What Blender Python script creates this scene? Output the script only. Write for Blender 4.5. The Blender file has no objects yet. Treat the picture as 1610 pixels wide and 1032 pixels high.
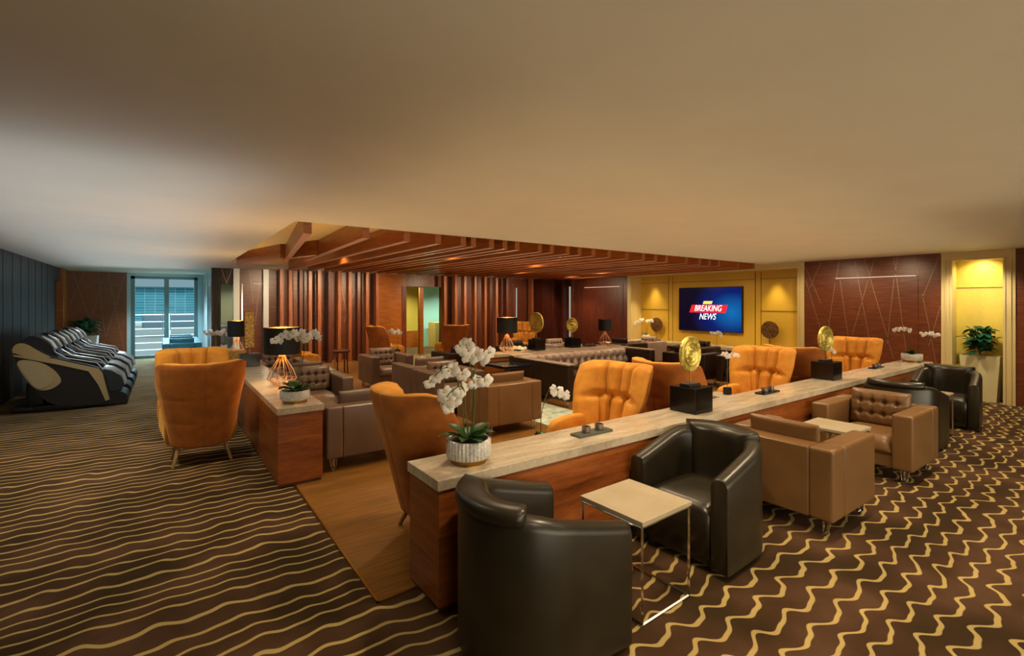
import bpy, bmesh, math, random
from mathutils import Vector, Matrix, noise
PI = math.pi
sc = bpy.context.scene
COL = sc.collection
rnd = random.Random(7)

# ------------------------------------------------------------------ materials
def newmat(name):
    m = bpy.data.materials.new(name); m.use_nodes = True
    nt = m.node_tree; b = nt.nodes['Principled BSDF']
    return m, nt, b
def setp(b, **k):
    for a, v in k.items():
        b.inputs[a.replace('_', ' ')].default_value = v
def N(nt, t, **k):
    n = nt.nodes.new(t)
    for a, v in k.items():
        if a in n.inputs: n.inputs[a].default_value = v
        else: setattr(n, a, v)
    return n
def L(nt, a, b): nt.links.new(a, b)
def rgb(h):
    h = h.lstrip('#'); c = [int(h[i:i+2], 16)/255 for i in (0, 2, 4)]
    return tuple(x/12.92 if x <= .04045 else ((x+.055)/1.055)**2.4 for x in c) + (1,)
def coords(nt, scale=(1, 1, 1), rot=(0, 0, 0)):
    tc = N(nt, 'ShaderNodeTexCoord'); mp = N(nt, 'ShaderNodeMapping')
    mp.inputs['Scale'].default_value = scale; mp.inputs['Rotation'].default_value = rot
    L(nt, tc.outputs['Object'], mp.inputs['Vector']); return mp.outputs['Vector']
def ramp(nt, fac, stops):
    r = N(nt, 'ShaderNodeValToRGB'); e = r.color_ramp.elements
    while len(e) < len(stops): e.new(.5)
    for i, (p, c) in enumerate(stops): e[i].position = p; e[i].color = c
    L(nt, fac, r.inputs['Fac']); return r.outputs['Color']
def math_(nt, op, a, b=None, c=None):
    n = N(nt, 'ShaderNodeMath', operation=op)
    for i, v in enumerate((a, b, c)):
        if v is None: continue
        if hasattr(v, 'links'): L(nt, v, n.inputs[i])
        else: n.inputs[i].default_value = v
    return n.outputs[0]
def bump(nt, b, h, s=.3, d=.01):
    n = N(nt, 'ShaderNodeBump', Strength=s, Distance=d); L(nt, h, n.inputs['Height']); L(nt, n.outputs[0], b.inputs['Normal'])
def noisy(name, c1, c2, scale=8, rough=.5, metal=0, bs=.2, bd=.004, stretch=(1, 1, 1), detail=4, **k):
    m, nt, b = newmat(name)
    v = coords(nt, stretch); n = N(nt, 'ShaderNodeTexNoise', Scale=scale, Detail=detail); L(nt, v, n.inputs['Vector'])
    L(nt, ramp(nt, n.outputs['Fac'], [(.3, rgb(c1)), (.7, rgb(c2))]), b.inputs['Base Color'])
    setp(b, Roughness=rough, Metallic=metal, **k)
    if bs: bump(nt, b, n.outputs['Fac'], bs, bd)
    return m
def plain(name, c, rough=.5, metal=0, **k):
    m, nt, b = newmat(name); setp(b, Base_Color=rgb(c), Roughness=rough, Metallic=metal, **k); return m
def emit(name, c, s):
    m, nt, b = newmat(name); setp(b, Base_Color=(0, 0, 0, 1), Emission_Color=rgb(c), Emission_Strength=s, Roughness=.5); return m
def wood(name, c1, c2, c3, scale=3, stretch=(1, 1, 14), rough=.38, spec=.5, bs=.05):
    m, nt, b = newmat(name)
    v = coords(nt, stretch)
    n = N(nt, 'ShaderNodeTexNoise', Scale=scale, Detail=6, Roughness=.6, Distortion=.4); L(nt, v, n.inputs['Vector'])
    n2 = N(nt, 'ShaderNodeTexNoise', Scale=scale*7, Detail=3); L(nt, v, n2.inputs['Vector'])
    f = math_(nt, 'MULTIPLY_ADD', n2.outputs['Fac'], .35, math_(nt, 'MULTIPLY', n.outputs['Fac'], .65))
    L(nt, ramp(nt, f, [(.34, rgb(c1)), (.5, rgb(c2)), (.66, rgb(c3))]), b.inputs['Base Color'])
    setp(b, Roughness=rough, Specular_IOR_Level=spec); bump(nt, b, f, bs, .003)
    return m
M = {}
M['wood_h'] = wood('veneer_horizontal', '#47210f', '#602d15', '#774120')           # grain runs level
M['wood_v'] = wood('veneer_vertical', '#4a1c0c', '#6e2e13', '#8a4420', stretch=(10, 10, .8))
M['wood_counter'] = wood('counter_walnut', '#5e2c0e', '#84451a', '#9c5a26', scale=2.2, stretch=(.7, .7, 9), rough=.33)
M['wood_fin'] = wood('fin_walnut', '#5a2a15', '#80431f', '#96582f', stretch=(10, 10, .7), rough=.42)
M['wood_fin_dark'] = wood('fin_walnut_dark', '#371309', '#4e2010', '#613019', stretch=(10, 10, .7), rough=.42)
M['wood_beam'] = wood('beam_walnut', '#6b3512', '#8e4c1c', '#a5602a', stretch=(9, .6, 9), rough=.3)
M['wood_orange'] = wood('teak_panel', '#6e3508', '#9a5310', '#b06a1c', stretch=(1, 1, 16))
M['grey_panel'] = wood('grey_gloss_veneer', '#16110e', '#2a231e', '#50463d', scale=4, stretch=(6, 6, .25), rough=.5, spec=.25)
M['trim_cream'] = noisy('cream_paint', '#c0a873', '#c6b07c', 3, .45, bs=.0)
M['cream'] = noisy('ceiling_paint', '#c4bba8', '#c8bfac', 2, .8, bs=0)
M['coffer'] = noisy('coffer_paint', '#d8bb7c', '#dcc084', 2, .7, bs=0)
M['yellow'] = noisy('gold_fabric_panel', '#c0962a', '#caa034', 30, .55, bs=.1, bd=.001)
M['niche_y'] = noisy('niche_panel', '#cdb44e', '#d4bc58', 20, .5, bs=.05, bd=.001)
M['groove'] = plain('panel_groove', '#4e3408', .7)
M['inlay'] = plain('brushed_metal_inlay', '#8c6a56', .5, .6)
M['door_red'] = wood('door_mahogany', '#351309', '#481b0e', '#5a2615', stretch=(8, 8, .8), rough=.4)
M['leather_olive'] = noisy('olive_black_leather', '#1f1a10', '#2a2418', 5, .34, bs=.15, bd=.003, detail=8)
M['leather_brown'] = noisy('tan_leather', '#6c4c2b', '#7a5834', 3, .38, bs=.12, bd=.004, detail=7)
M['leather_taupe'] = noisy('taupe_leather', '#5c4636', '#6b5342', 3, .38, bs=.12, bd=.004, detail=7)
M['leather_dark'] = noisy('dark_brown_leather', '#24170f', '#2f1f15', 4, .32, bs=.1, bd=.003)
M['leather_silver'] = noisy('pearl_taupe_leather', '#a08a7c', '#b09a8c', 4, .26, bs=.08, bd=.003)
M['leather_teal'] = noisy('teal_leather', '#1c5c6c', '#2a6e7e', 4, .4, bs=.1, bd=.003)
def velvet(name, c1, c2, sh):
    m = noisy(name, c1, c2, 9, .85, bs=.25, bd=.004, detail=8)
    b = m.node_tree.nodes['Principled BSDF']; setp(b, Sheen_Weight=.35, Sheen_Roughness=.4, Sheen_Tint=rgb(sh)); return m
M['velvet'] = velvet('orange_velvet', '#b8761c', '#d08e2c', '#ffcc70')
M['velvet_shaded'] = velvet('orange_velvet_shaded', '#8e4c10', '#a86018', '#ffb060')  # same orange velvet, with the shade on the chair backs put into its colour
M['leg_wood'] = wood('leg_oak', '#6b4a22', '#8f6a38', '#a88350', stretch=(6, 6, 1))
M['chrome'] = plain('chrome', '#d8d4cc', .12, 1)
M['brass'] = plain('brass', '#a8813c', .3, 1)
M['copper'] = plain('rose_gold_wire', '#e6bea2', .38, .85)
M['gold_leaf'] = noisy('hammered_gold', '#b09a40', '#f0e080', 30, .42, .7, bs=.7, bd=.012, detail=3)
M['gold_warm'] = noisy('carved_gold', '#8a6424', '#e4bc6c', 34, .42, .55, bs=.8, bd=.012, detail=3)
M['bronze'] = noisy('bronze_disc', '#4a2f18', '#8a6238', 22, .45, .6, bs=.6, bd=.01)
M['black_lac'] = plain('black_lacquer', '#0b0a0a', .18)
M['black_mat'] = plain('black_matt', '#14110f', .6)
M['shade'] = plain('black_lampshade', '#10100f', .7)
M['shade_in'] = emit('gold_shade_glow', '#ffb347', 5)
M['bulb'] = emit('warm_bulb', '#ffc070', 12)
M['chrome_glow'] = emit('chrome_glint_emission', '#d8dccc', .2)  # bright reflection on the chrome strips, put in as emission
M['glow_strip'] = emit('door_light_strip', '#ffe2c8', .3)
M['white_pot'] = noisy('white_stone', '#a8a49c', '#dcd8d0', 60, .6, bs=.3, bd=.002)
M['planter'] = noisy('cream_planter', '#b8ac80', '#c2b68c', 3, .5, bs=0)
M['planter_w'] = plain('white_planter', '#cfd0cd', .4)
M['candle_metal'] = plain('pewter', '#8d8684', .3, .9)
M['soil'] = noisy('bark_chips', '#2a1a10', '#6a4a30', 60, .9, bs=1, bd=.01)
M['leaf'] = noisy('leaf_green', '#1d3f16', '#3c6a26', 12, .4, bs=.1)
M['leaf_dark'] = noisy('dark_foliage', '#174a32', '#2e7a50', 12, .35, bs=.1)
M['stem'] = plain('flower_stem', '#4a5a2a', .5)
M['petal'] = plain('orchid_petal', '#e8e0d6', .55, Subsurface_Weight=.1)
M['petal_c'] = plain('orchid_lip', '#c9a23a', .5)
M['glass_dark'] = plain('smoked_glass', '#1a2024', .06)
M['white'] = plain('white_paint', '#dcdcd6', .45)
M['jamb'] = plain('pale_blue_frame', '#a9c6c9', .35)
M['door_frame'] = plain('teal_grey_aluminium', '#5a7c80', .35, .4)
M['mc_dark'] = plain('aubergine_shell', '#0b080c', .5)
M['mc_beige'] = plain('champagne_shell', '#b49c6c', .45, .1)
M['mc_pad'] = noisy('massage_pad', '#0c0b10', '#131118', 6, .6, bs=.1)
M['mc_light'] = plain('silver_accent', '#c8ccc8', .25, .3)
M['marble_white'] = noisy('white_stone_top', '#a09278', '#b0a38a', 4, .25, bs=0)
M['gap'] = plain('recess_dark', '#0c0805', .8)
def mk_marble():
    m, nt, b = newmat('veined_marble')
    v = coords(nt, (1.0, 5.5, 1.0), (0, 0, .75))
    n = N(nt, 'ShaderNodeTexNoise', Scale=2.2, Detail=9, Roughness=.62, Distortion=.5); L(nt, v, n.inputs['Vector'])
    n2 = N(nt, 'ShaderNodeTexNoise', Scale=38, Detail=4); L(nt, coords(nt), n2.inputs['Vector'])
    f = math_(nt, 'MULTIPLY_ADD', n2.outputs['Fac'], .22, math_(nt, 'MULTIPLY', n.outputs['Fac'], .78))
    L(nt, ramp(nt, f, [(.30, rgb('#948672')), (.43, rgb('#ab9c86')), (.52, rgb('#b8aa94')), (.68, rgb('#c8beac'))]), b.inputs['Base Color'])
    setp(b, Roughness=.16, Specular_IOR_Level=.6); return m
M['marble'] = mk_marble()
def mk_carpet():
    m, nt, b = newmat('wave_carpet')
    tc = N(nt, 'ShaderNodeTexCoord'); sx = N(nt, 'ShaderNodeSeparateXYZ'); L(nt, tc.outputs['Object'], sx.inputs[0])
    X, Y = sx.outputs['X'], sx.outputs['Y']
    def nz(sxx, syy, sc_, det=1):
        mp = N(nt, 'ShaderNodeMapping'); mp.inputs['Scale'].default_value = (sxx, syy, 1); L(nt, tc.outputs['Object'], mp.inputs['Vector'])
        n = N(nt, 'ShaderNodeTexNoise', Scale=sc_, Detail=det, Roughness=.4); L(nt, mp.outputs[0], n.inputs['Vector']); return n.outputs['Fac']
    ph = math_(nt, 'MULTIPLY', nz(.5, 2.0, 1.0), 9)
    th = math_(nt, 'MULTIPLY_ADD', X, 2*PI/.31, ph)
    wob = math_(nt, 'ADD', math_(nt, 'SINE', th), math_(nt, 'MULTIPLY', math_(nt, 'SINE', math_(nt, 'MULTIPLY_ADD', th, 2.0, .9)), .34))
    # the zigzag sharpens towards the right half of the carpet
    amp = N(nt, 'ShaderNodeMapRange'); L(nt, X, amp.inputs[0])
    for i, v_ in zip((1, 2, 3, 4), (.8, 2.4, .013, .029)): amp.inputs[i].default_value = v_
    off = math_(nt, 'MULTIPLY', wob, amp.outputs[0])
    slow = math_(nt, 'MULTIPLY', math_(nt, 'SUBTRACT', nz(1.3, .6, 1.1, 2), .5), .22)
    v = math_(nt, 'ADD', math_(nt, 'ADD', Y, off), slow)
    spac = math_(nt, 'MULTIPLY', math_(nt, 'SUBTRACT', nz(.06, 1.0, 2.6, 0), .5), .17)
    v = math_(nt, 'DIVIDE', math_(nt, 'ADD', v, spac), .132)
    fr = math_(nt, 'ABSOLUTE', math_(nt, 'SUBTRACT', math_(nt, 'FRACT', v), .5))
    line = N(nt, 'ShaderNodeMapRange'); L(nt, fr, line.inputs[0])
    wd = N(nt, 'ShaderNodeMapRange'); L(nt, X, wd.inputs[0])
    for i, v_ in zip((1, 2, 3, 4), (.8, 2.4, .072, .072)): wd.inputs[i].default_value = v_
    L(nt, wd.outputs[0], line.inputs[1]); L(nt, math_(nt, 'ADD', wd.outputs[0], .035), line.inputs[2])
    line.inputs[3].default_value = 1; line.inputs[4].default_value = 0
    blot = nz(1, 1, 2.2, 4); fine = nz(1, 1, 160, 2)
    base = ramp(nt, blot, [(.35, rgb('#34240f')), (.5, rgb('#432d1a')), (.65, rgb('#533a27'))])
    gold = ramp(nt, blot, [(.3, rgb('#a08c58')), (.7, rgb('#b8a064'))])
    mx = N(nt, 'ShaderNodeMix', data_type='RGBA'); L(nt, line.outputs[0], mx.inputs['Factor']); L(nt, base, mx.inputs['A']); L(nt, gold, mx.inputs['B'])
    mm = N(nt, 'ShaderNodeMix', data_type='RGBA', blend_type='MULTIPLY'); mm.inputs['Factor'].default_value = .35
    L(nt, mx.outputs['Result'], mm.inputs['A']); L(nt, ramp(nt, fine, [(.3, (.45, .45, .45, 1)), (.7, (1, 1, 1, 1))]), mm.inputs['B'])
    L(nt, mm.outputs['Result'], b.inputs['Base Color']); setp(b, Roughness=.95, Specular_IOR_Level=.15)
    bump(nt, b, fine, .5, .004); return m
M['carpet'] = mk_carpet()
def mk_parquet():
    m, nt, b = newmat('oak_planks')
    v = coords(nt, (1, 1, 1)); br = N(nt, 'ShaderNodeTexBrick', Scale=1.0)
    br.inputs['Mortar Size'].default_value = .0015; br.inputs['Brick Width'].default_value = 1.3; br.inputs['Row Height'].default_value = .14
    br.inputs['Color1'].default_value = (.35, .35, .35, 1); br.inputs['Color2'].default_value = (.75, .75, .75, 1); br.inputs['Mortar'].default_value = (.1, .1, .1, 1)
    L(nt, v, br.inputs['Vector'])
    v2 = coords(nt, (1.2, 14, 1)); n = N(nt, 'ShaderNodeTexNoise', Scale=2.5, Detail=6); L(nt, v2, n.inputs['Vector'])
    f = math_(nt, 'MULTIPLY_ADD', br.outputs['Color'], .3, math_(nt, 'MULTIPLY', n.outputs['Fac'], .7))
    L(nt, ramp(nt, f, [(.25, rgb('#4a2e12')), (.5, rgb('#785022')), (.7, rgb('#946a32'))]), b.inputs['Base Color'])
    setp(b, Roughness=.3); bump(nt, b, br.outputs['Fac'], .1, .002); return m
M['parquet'] = mk_parquet()

# ------------------------------------------------------------------ mesh helpers
def link(name, bm, mat=None, parent=None, smooth=True, loc=(0, 0, 0), rot=(0, 0, 0), auto=35):
    me = bpy.data.meshes.new(name)
    bmesh.ops.recalc_face_normals(bm, faces=bm.faces[:])
    if smooth:
        for f in bm.faces: f.smooth = True
        if auto:
            for e in bm.edges:
                if len(e.link_faces) == 2 and e.calc_face_angle(0) > math.radians(auto): e.smooth = False
    bm.to_mesh(me); bm.free()
    if mat: me.materials.append(M[mat] if isinstance(mat, str) else mat)
    o = bpy.data.objects.new(name, me); COL.objects.link(o)
    o.location = loc; o.rotation_euler = rot
    if parent: o.parent = parent
    return o
def thing(name, label, cat, loc=(0, 0, 0), rz=0, group=None):
    o = bpy.data.objects.new(name, None); COL.objects.link(o); o.empty_display_size = .1
    o.location = loc; o.rotation_euler = (0, 0, rz); return tag(o, label, cat, group)
def tag(o, label, cat, group=None):
    o['label'] = label; o['category'] = cat
    if group: o['group'] = group
    return o
def struct(o, label=None, cat=None):
    o['kind'] = 'structure'
    if label: o['label'] = label
    if cat: o['category'] = cat
    return o
KIDS = {}
def kids(o): return [c for c in COL.objects if c.parent == o]
def dup(src, loc, rz, label, group=None, parent=None):
    c = src.copy(); COL.objects.link(c); c.location = loc; c.rotation_euler = (0, 0, rz)
    c['label'] = label
    if group: c['group'] = group
    for k in kids(src):
        d = k.copy(); COL.objects.link(d); d.parent = c
        for g in kids(k):
            e = g.copy(); COL.objects.link(e); e.parent = d
    return c
def merge(bm, b2, mat=None):
    me = bpy.data.meshes.new('t'); b2.to_mesh(me); b2.free()
    if mat: me.transform(mat)
    bm.from_mesh(me); bpy.data.meshes.remove(me); return bm
def B(): return bmesh.new()
def box(x0, x1, y0, y1, z0, z1, bev=0, seg=2, bm=None, mat=None):
    b = bmesh.new(); bmesh.ops.create_cube(b, size=1)
    for v in b.verts:
        v.co = Vector(((x0+x1)/2+v.co.x*(x1-x0), (y0+y1)/2+v.co.y*(y1-y0), (z0+z1)/2+v.co.z*(z1-z0)))
    if bev: bmesh.ops.bevel(b, geom=b.edges[:], offset=bev, segments=seg, affect='EDGES', profile=.6)
    if mat: bmesh.ops.transform(b, matrix=mat, verts=b.verts)
    if bm is None: return b
    return merge(bm, b)
def tube(bm, pts, r, n=6, closed=False, rad=None):
    pts = [Vector(p) for p in pts]; rings = []; m = len(pts)
    for i, p in enumerate(pts):
        a = pts[(i-1) % m] if (i or closed) else pts[0]; c = pts[(i+1) % m] if (i < m-1 or closed) else pts[-1]
        d = (c-a).normalized(); up = Vector((0, 0, 1)) if abs(d.z) < .9 else Vector((1, 0, 0))
        s = d.cross(up).normalized(); t = s.cross(d).normalized(); rr = rad[i] if rad else r
        rings.append([bm.verts.new(p+(s*math.cos(2*PI*k/n)+t*math.sin(2*PI*k/n))*rr) for k in range(n)])
    for i in range(m if closed else m-1):
        a, b_ = rings[i], rings[(i+1) % m]
        for k in range(n): bm.faces.new((a[k], a[(k+1) % n], b_[(k+1) % n], b_[k]))
    if not closed: bm.faces.new(rings[0][::-1]); bm.faces.new(rings[-1])
    return bm
def lathe(bm, prof, c=(0, 0, 0), n=32, flute=0, nf=24):
    rings = []
    for r, z in prof:
        if r < 1e-5: rings.append([bm.verts.new((c[0], c[1], c[2]+z))]); continue
        rings.append([bm.verts.new((c[0]+r*(1-flute*(.5+.5*math.cos(nf*2*PI*k/n)))*math.cos(2*PI*k/n), c[1]+r*(1-flute*(.5+.5*math.cos(nf*2*PI*k/n)))*math.sin(2*PI*k/n), c[2]+z)) for k in range(n)])
    for a, b_ in zip(rings, rings[1:]):
        for k in range(n):
            k2 = (k+1) % n
            if len(a) == 1 and len(b_) == 1: continue
            if len(a) == 1: bm.faces.new((a[0], b_[k], b_[k2]))
            elif len(b_) == 1: bm.faces.new((a[k], a[k2], b_[0]))
            else: bm.faces.new((a[k], a[k2], b_[k2], b_[k]))
    if len(rings[0]) > 1: bm.faces.new(rings[0][::-1])
    if len(rings[-1]) > 1: bm.faces.new(rings[-1])
    return bm
def shell(bm, f0, f1, nu, nv):
    """closed surface: f0 / f1 map (u,v) in [-1,1]x[0,1] to the two faces"""
    A = [[bm.verts.new(f0(-1+2*i/nu, j/nv)) for i in range(nu+1)] for j in range(nv+1)]
    C = [[bm.verts.new(f1(-1+2*i/nu, j/nv)) for i in range(nu+1)] for j in range(nv+1)]
    for j in range(nv):
        for i in range(nu):
            bm.faces.new((A[j][i], A[j+1][i], A[j+1][i+1], A[j][i+1]))
            bm.faces.new((C[j][i], C[j][i+1], C[j+1][i+1], C[j+1][i]))
    for i in range(nu):
        bm.faces.new((A[0][i], A[0][i+1], C[0][i+1], C[0][i])); bm.faces.new((A[nv][i+1], A[nv][i], C[nv][i], C[nv][i+1]))
    for j in range(nv):
        bm.faces.new((A[j+1][0], A[j][0], C[j][0], C[j+1][0])); bm.faces.new((A[j][nu], A[j+1][nu], C[j+1][nu], C[j][nu]))
    return bm
def prism(bm, pts, axis, a, b_, inset=0):
    """outline pts (p,q) extruded along axis 0/1/2 from a to b_"""
    def mk(p, q, t): return {0: (t, p, q), 1: (p, t, q), 2: (p, q, t)}[axis]
    v0 = [bm.verts.new(mk(p, q, a)) for p, q in pts]; v1 = [bm.verts.new(mk(p, q, b_)) for p, q in pts]
    n = len(pts); bm.faces.new(v0); bm.faces.new(v1[::-1])
    for i in range(n): bm.faces.new((v0[i], v1[i], v1[(i+1) % n], v0[(i+1) % n]))
    return bm
def smoothpoly(pts, it=2):
    for _ in range(it):
        o = []
        for i, (x, y) in enumerate(pts):
            x2, y2 = pts[(i+1) % len(pts)]
            o += [(x*.75+x2*.25, y*.75+y2*.25), (x*.25+x2*.75, y*.25+y2*.75)]
        pts = o
    return pts

# ------------------------------------------------------------------ the setting
CEIL = 2.59
def sbox(name, x0, x1, y0, y1, z0, z1, mat, parent=None, bev=0):
    o = link(name, box(x0, x1, y0, y1, z0, z1, bev), mat, parent, smooth=False)
    if parent is None: struct(o)
    return o
sbox('floor', -2.4, 13.2, -3.2, 18.6, -.12, 0, 'carpet')
fl = sbox('floor.001', .98, 11.35, 2.66, 14.5, 0.0, .008, 'parquet')
fe = link('metal_edge', box(.968, .98, 2.648, 14.5, 0, .01), 'brass', fl, False)
fe = link('metal_edge', box(.968, 11.35, 2.648, 2.66, 0, .01), 'brass', fl, False)
# ceiling with a rectangular recess
CX0, CX1, CY0, CY1 = 1.15, 11.2, 5.65, 12.5
bm = B()
for a in ((-2.4, 13.2, -3.2, CY0), (-2.4, 13.2, CY1, 18.6), (-2.4, CX0, CY0, CY1), (CX1, 13.2, CY0, CY1)):
    box(*a, CEIL, CEIL+.05, bm=bm)
struct(link('ceiling', bm, 'cream', smooth=False))
bm = B(); box(CX0-.05, CX1+.05, CY0-.05, CY1+.05, CEIL+.13, CEIL+.18, bm=bm)
for a in ((CX0-.05, CX0, CY0-.05, CY1+.05), (CX1, CX1+.05, CY0-.05, CY1+.05), (CX0, CX1, CY0-.05, CY0), (CX0, CX1, CY1, CY1+.05)):
    box(*a, CEIL+.05, CEIL+.13, bm=bm)
struct(link('ceiling.001', bm, 'coffer', smooth=False))

# left wall: glossy grey striped veneer, doorway near its far end
wl = sbox('wall_left', -2.35, -2.2, -3.2, 16.0, 0, CEIL, 'grey_panel')
for y in [i*.62+.3 for i in range(25)]:
    link('panel_joint', box(-2.2, -2.196, y, y+.012, .0, CEIL), 'gap', wl, False)
wl2 = sbox('wall_left.001', -2.35, -2.2, 16.9, 18.6, 0, CEIL, 'wood_orange')
sbox('wall_left.002', -2.35, -2.2, 16.0, 16.9, 2.25, CEIL, 'grey_panel')
sbox('trim_1', -2.24, -2.14, 16.85, 17.05, 0, CEIL, 'wood_orange')
sbox('door_1', -2.33, -2.27, 16.0, 16.85, 0, 2.25, 'grey_panel')
def lines(par, plane, val, segs, w=.012, t=.005, mat='inlay', sign=-1):
    for (p0, z0), (p1, z1) in segs:
        d = Vector((p1-p0, z1-z0)); n = Vector((-d.y, d.x)).normalized()*w/2
        q = [(p0+n.x, z0+n.y), (p1+n.x, z1+n.y), (p1-n.x, z1-n.y), (p0-n.x, z0-n.y)]
        bm = B(); prism(bm, q, plane, val+sign*t, val-sign*.001)
        link('metal_inlay', bm, mat, par, False)
wf = sbox('wall_far', -2.35, -.93, 18.3, 18.5, 0, CEIL, 'wood_orange')
wf.data.materials[0] = wood('teak_cool', '#5b3016', '#7c4422', '#8f5530', stretch=(1, 1, 16))
lines(wf, 1, 18.3, [((-2.12, 2.55), (-1.76, 1.22)), ((-1.88, 2.59), (-2.2, 1.6)), ((-1.59, 2.59), (-1.42, .6)), ((-1.5, 2.3), (-1.78, 1.0)), ((-1.36, 2.59), (-.96, .1)), ((-.96, 2.59), (-1.5, .3))], .022)
# glass double door at the far left end
dr = struct(link('door_2', box(-.93, -.84, 18.3, 18.46, 0, CEIL), 'jamb', None, False))
def part(name, bm, mat, par, smooth=False, **k): return link(name, bm, mat, par, smooth, **k)
part('door_frame', box(-.84, -.74, 18.33, 18.43, 0, 2.5), 'door_frame', dr)
part('door_frame', box(.74, .84, 18.33, 18.43, 0, 2.5), 'door_frame', dr)
part('door_frame', box(-.84, .84, 18.33, 18.43, 2.42, 2.5), 'door_frame', dr)
part('door_frame', box(-.84, .84, 18.33, 18.43, 0, .09), 'door_frame', dr)
part('door_stile', box(-.03, .09, 18.34, 18.42, .09, 2.42), 'door_frame', dr)
part('door_header', box(-.84, 1.0, 18.3, 18.46, 2.5, CEIL), 'jamb', dr)
part('door_jamb', box(.84, 1.0, 18.3, 18.46, 0, 2.5), 'jamb', dr)
gm, nt, b_ = newmat('clear_glass')
gt = N(nt, 'ShaderNodeBsdfTransparent'); gt.inputs[0].default_value = (.86, .97, .98, 1); gg = N(nt, 'ShaderNodeBsdfGlossy'); gg.inputs['Roughness'].default_value = .03
gx = N(nt, 'ShaderNodeMixShader'); gx.inputs[0].default_value = .002; L(nt, gt.outputs[0], gx.inputs[1]); L(nt, gg.outputs[0], gx.inputs[2]); L(nt, gx.outputs[0], nt.nodes['Material Output'].inputs['Surface'])
part('glass_pane', box(-.74, -.03, 18.375, 18.385, .09, 2.42), gm, dr)
part('glass_pane', box(.09, .74, 18.375, 18.385, .09, 2.42), gm, dr)
for x in (-.06, .12):
    bm = B(); tube(bm, [(x, 18.28, .85), (x, 18.28, 1.35)], .014, 8); tube(bm, [(x, 18.28, .9), (x, 18.35, .9)], .009); tube(bm, [(x, 18.28, 1.3), (x, 18.35, 1.3)], .009)
    part('door_handle', bm, 'chrome', dr, True)
# side wall of the door lobby
sw = sbox('wall_lobby', 1.0, 1.15, 14.6, 18.5, 0, CEIL, 'white')
sw.data.materials[0] = M['jamb']
bm = B()
for y in (15.1, 16.3, 17.5): box(.97, 1.0, y, y+.06, 0, 2.3, bm=bm)
part('window_mullion', bm, 'white', sw)
part('dark_pane', box(.985, 1.0, 15.35, 16.1, .1, 2.15), 'door_frame', sw)
part('corner_post', box(.96, 1.16, 14.45, 14.62, 0, CEIL), 'grey_panel', sw)
# back wall in sections: kitchen opening, posts, panels, doorway
YB = 14.5
kw = sbox('wall_back', 1.15, 1.44, YB, YB+.12, 2.18, CEIL, 'grey_panel')
lines(kw, 1, YB, [((1.18, 2.57), (1.29, 2.2)), ((1.41, 2.57), (1.29, 2.2))], .014)
sbox('trim_2', 1.44, 1.58, YB-.08, YB+.12, 0, CEIL, 'white')
wb = sbox('wall_back.001', 1.58, 6.23, YB, YB+.12, 0, CEIL, 'wood_h')
lines(wb, 1, YB, [((1.82, 2.57), (1.9, 1.7)), ((2.08, 2.4), (1.95, 1.1)), ((3.4, 2.5), (3.7, 1.2)), ((4.2, 2.3), (4.45, 1.0)), ((4.75, 2.5), (4.3, 1.1)), ((5.8, 2.58), (5.98, 1.65)), ((5.96, 2.58), (6.1, 2.27)), ((6.15, 2.54), (5.94, 1.6))], .014)
part('lintel_strip', box(1.9, 2.16, YB-.03, YB, 2.2, 2.215), 'glow_strip', wb)
part('chrome_strip', box(1.63, 1.66, YB-.02, YB, 0, 2.2), 'chrome', wb)
part('wall_panel', box(5.35, 6.23, YB-.03, YB, 0, CEIL), 'wood_orange', wb)
sbox('trim_3', 2.13, 2.26, 14.36, YB, 0, CEIL, 'white')
hd = sbox('wall_back.002', 6.23, 7.52, YB, YB+.12, 2.22, CEIL, 'wood_h')
lines(hd, 1, YB, [((6.48, 2.58), (6.53, 2.28)), ((6.75, 2.58), (6.81, 2.29)), ((7.18, 2.57), (7.24, 2.28))], .014)
sbox('trim_4', 6.1, 6.25, YB-.05, YB+.14, 0, 2.22, 'wood_v'); sbox('trim_5', 7.5, 7.62, YB-.05, YB+.14, 0, 2.22, 'wood_fin_dark')
wb2 = sbox('wall_back.003', 7.52, 11.6, YB, YB+.12, 0, CEIL, 'wood_h')
wb2.data.materials[0] = M['wood_fin_dark']
lines(wb2, 1, YB, [((9.6, 2.5), (9.9, .8)), ((10.2, 2.5), (9.9, .9)), ((10.5, 2.4), (10.6, .9))], .014)
part('chrome_strip', box(9.18, 9.22, YB-.03, YB, 0, 2.25), 'chrome_glow', wb2); part('chrome_strip', box(10.62, 10.65, YB-.03, YB, 0, 2.25), 'chrome_glow', wb2)  # chrome strips with their glint put in as a pale glow
# rooms seen through the openings
sbox('wall_kitchen', 1.0, 2.2, 16.6, 16.7, 0, CEIL, 'niche_y').data.materials[0] = plain('olive_wall', '#8a8c68', .6)
rm = sbox('wall_side_room', 6.0, 8.6, 17.2, 17.3, 0, CEIL, 'niche_y'); rm.data.materials[0] = plain('yellow_wall', '#b8a53a', .6)
rm2 = sbox('wall_side_room.001', 8.05, 10.4, 17.05, 17.18, 0, CEIL, 'niche_y'); rm2.data.materials[0] = plain('mint_wall', '#9fd4c2', .6)
part('wainscot', box(6.0, 8.0, 17.15, 17.2, 0, .62), 'wood_orange', rm)
dp = struct(link('door_3', box(6.78, 6.92, YB+.12, YB+.17, 0, 2.2), 'wood_orange', None, False)); part('door_edge', box(6.74, 6.78, YB+.11, YB+.18, 0, 2.2), 'brass', dp)
sbox('wall_side_room.002', 5.9, 6.0, YB+.12, 17.3, 0, CEIL, 'yellow'); sbox('wall_side_room.003', 10.3, 10.4, YB+.12, 17.1, 0, CEIL, 'white')
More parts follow.
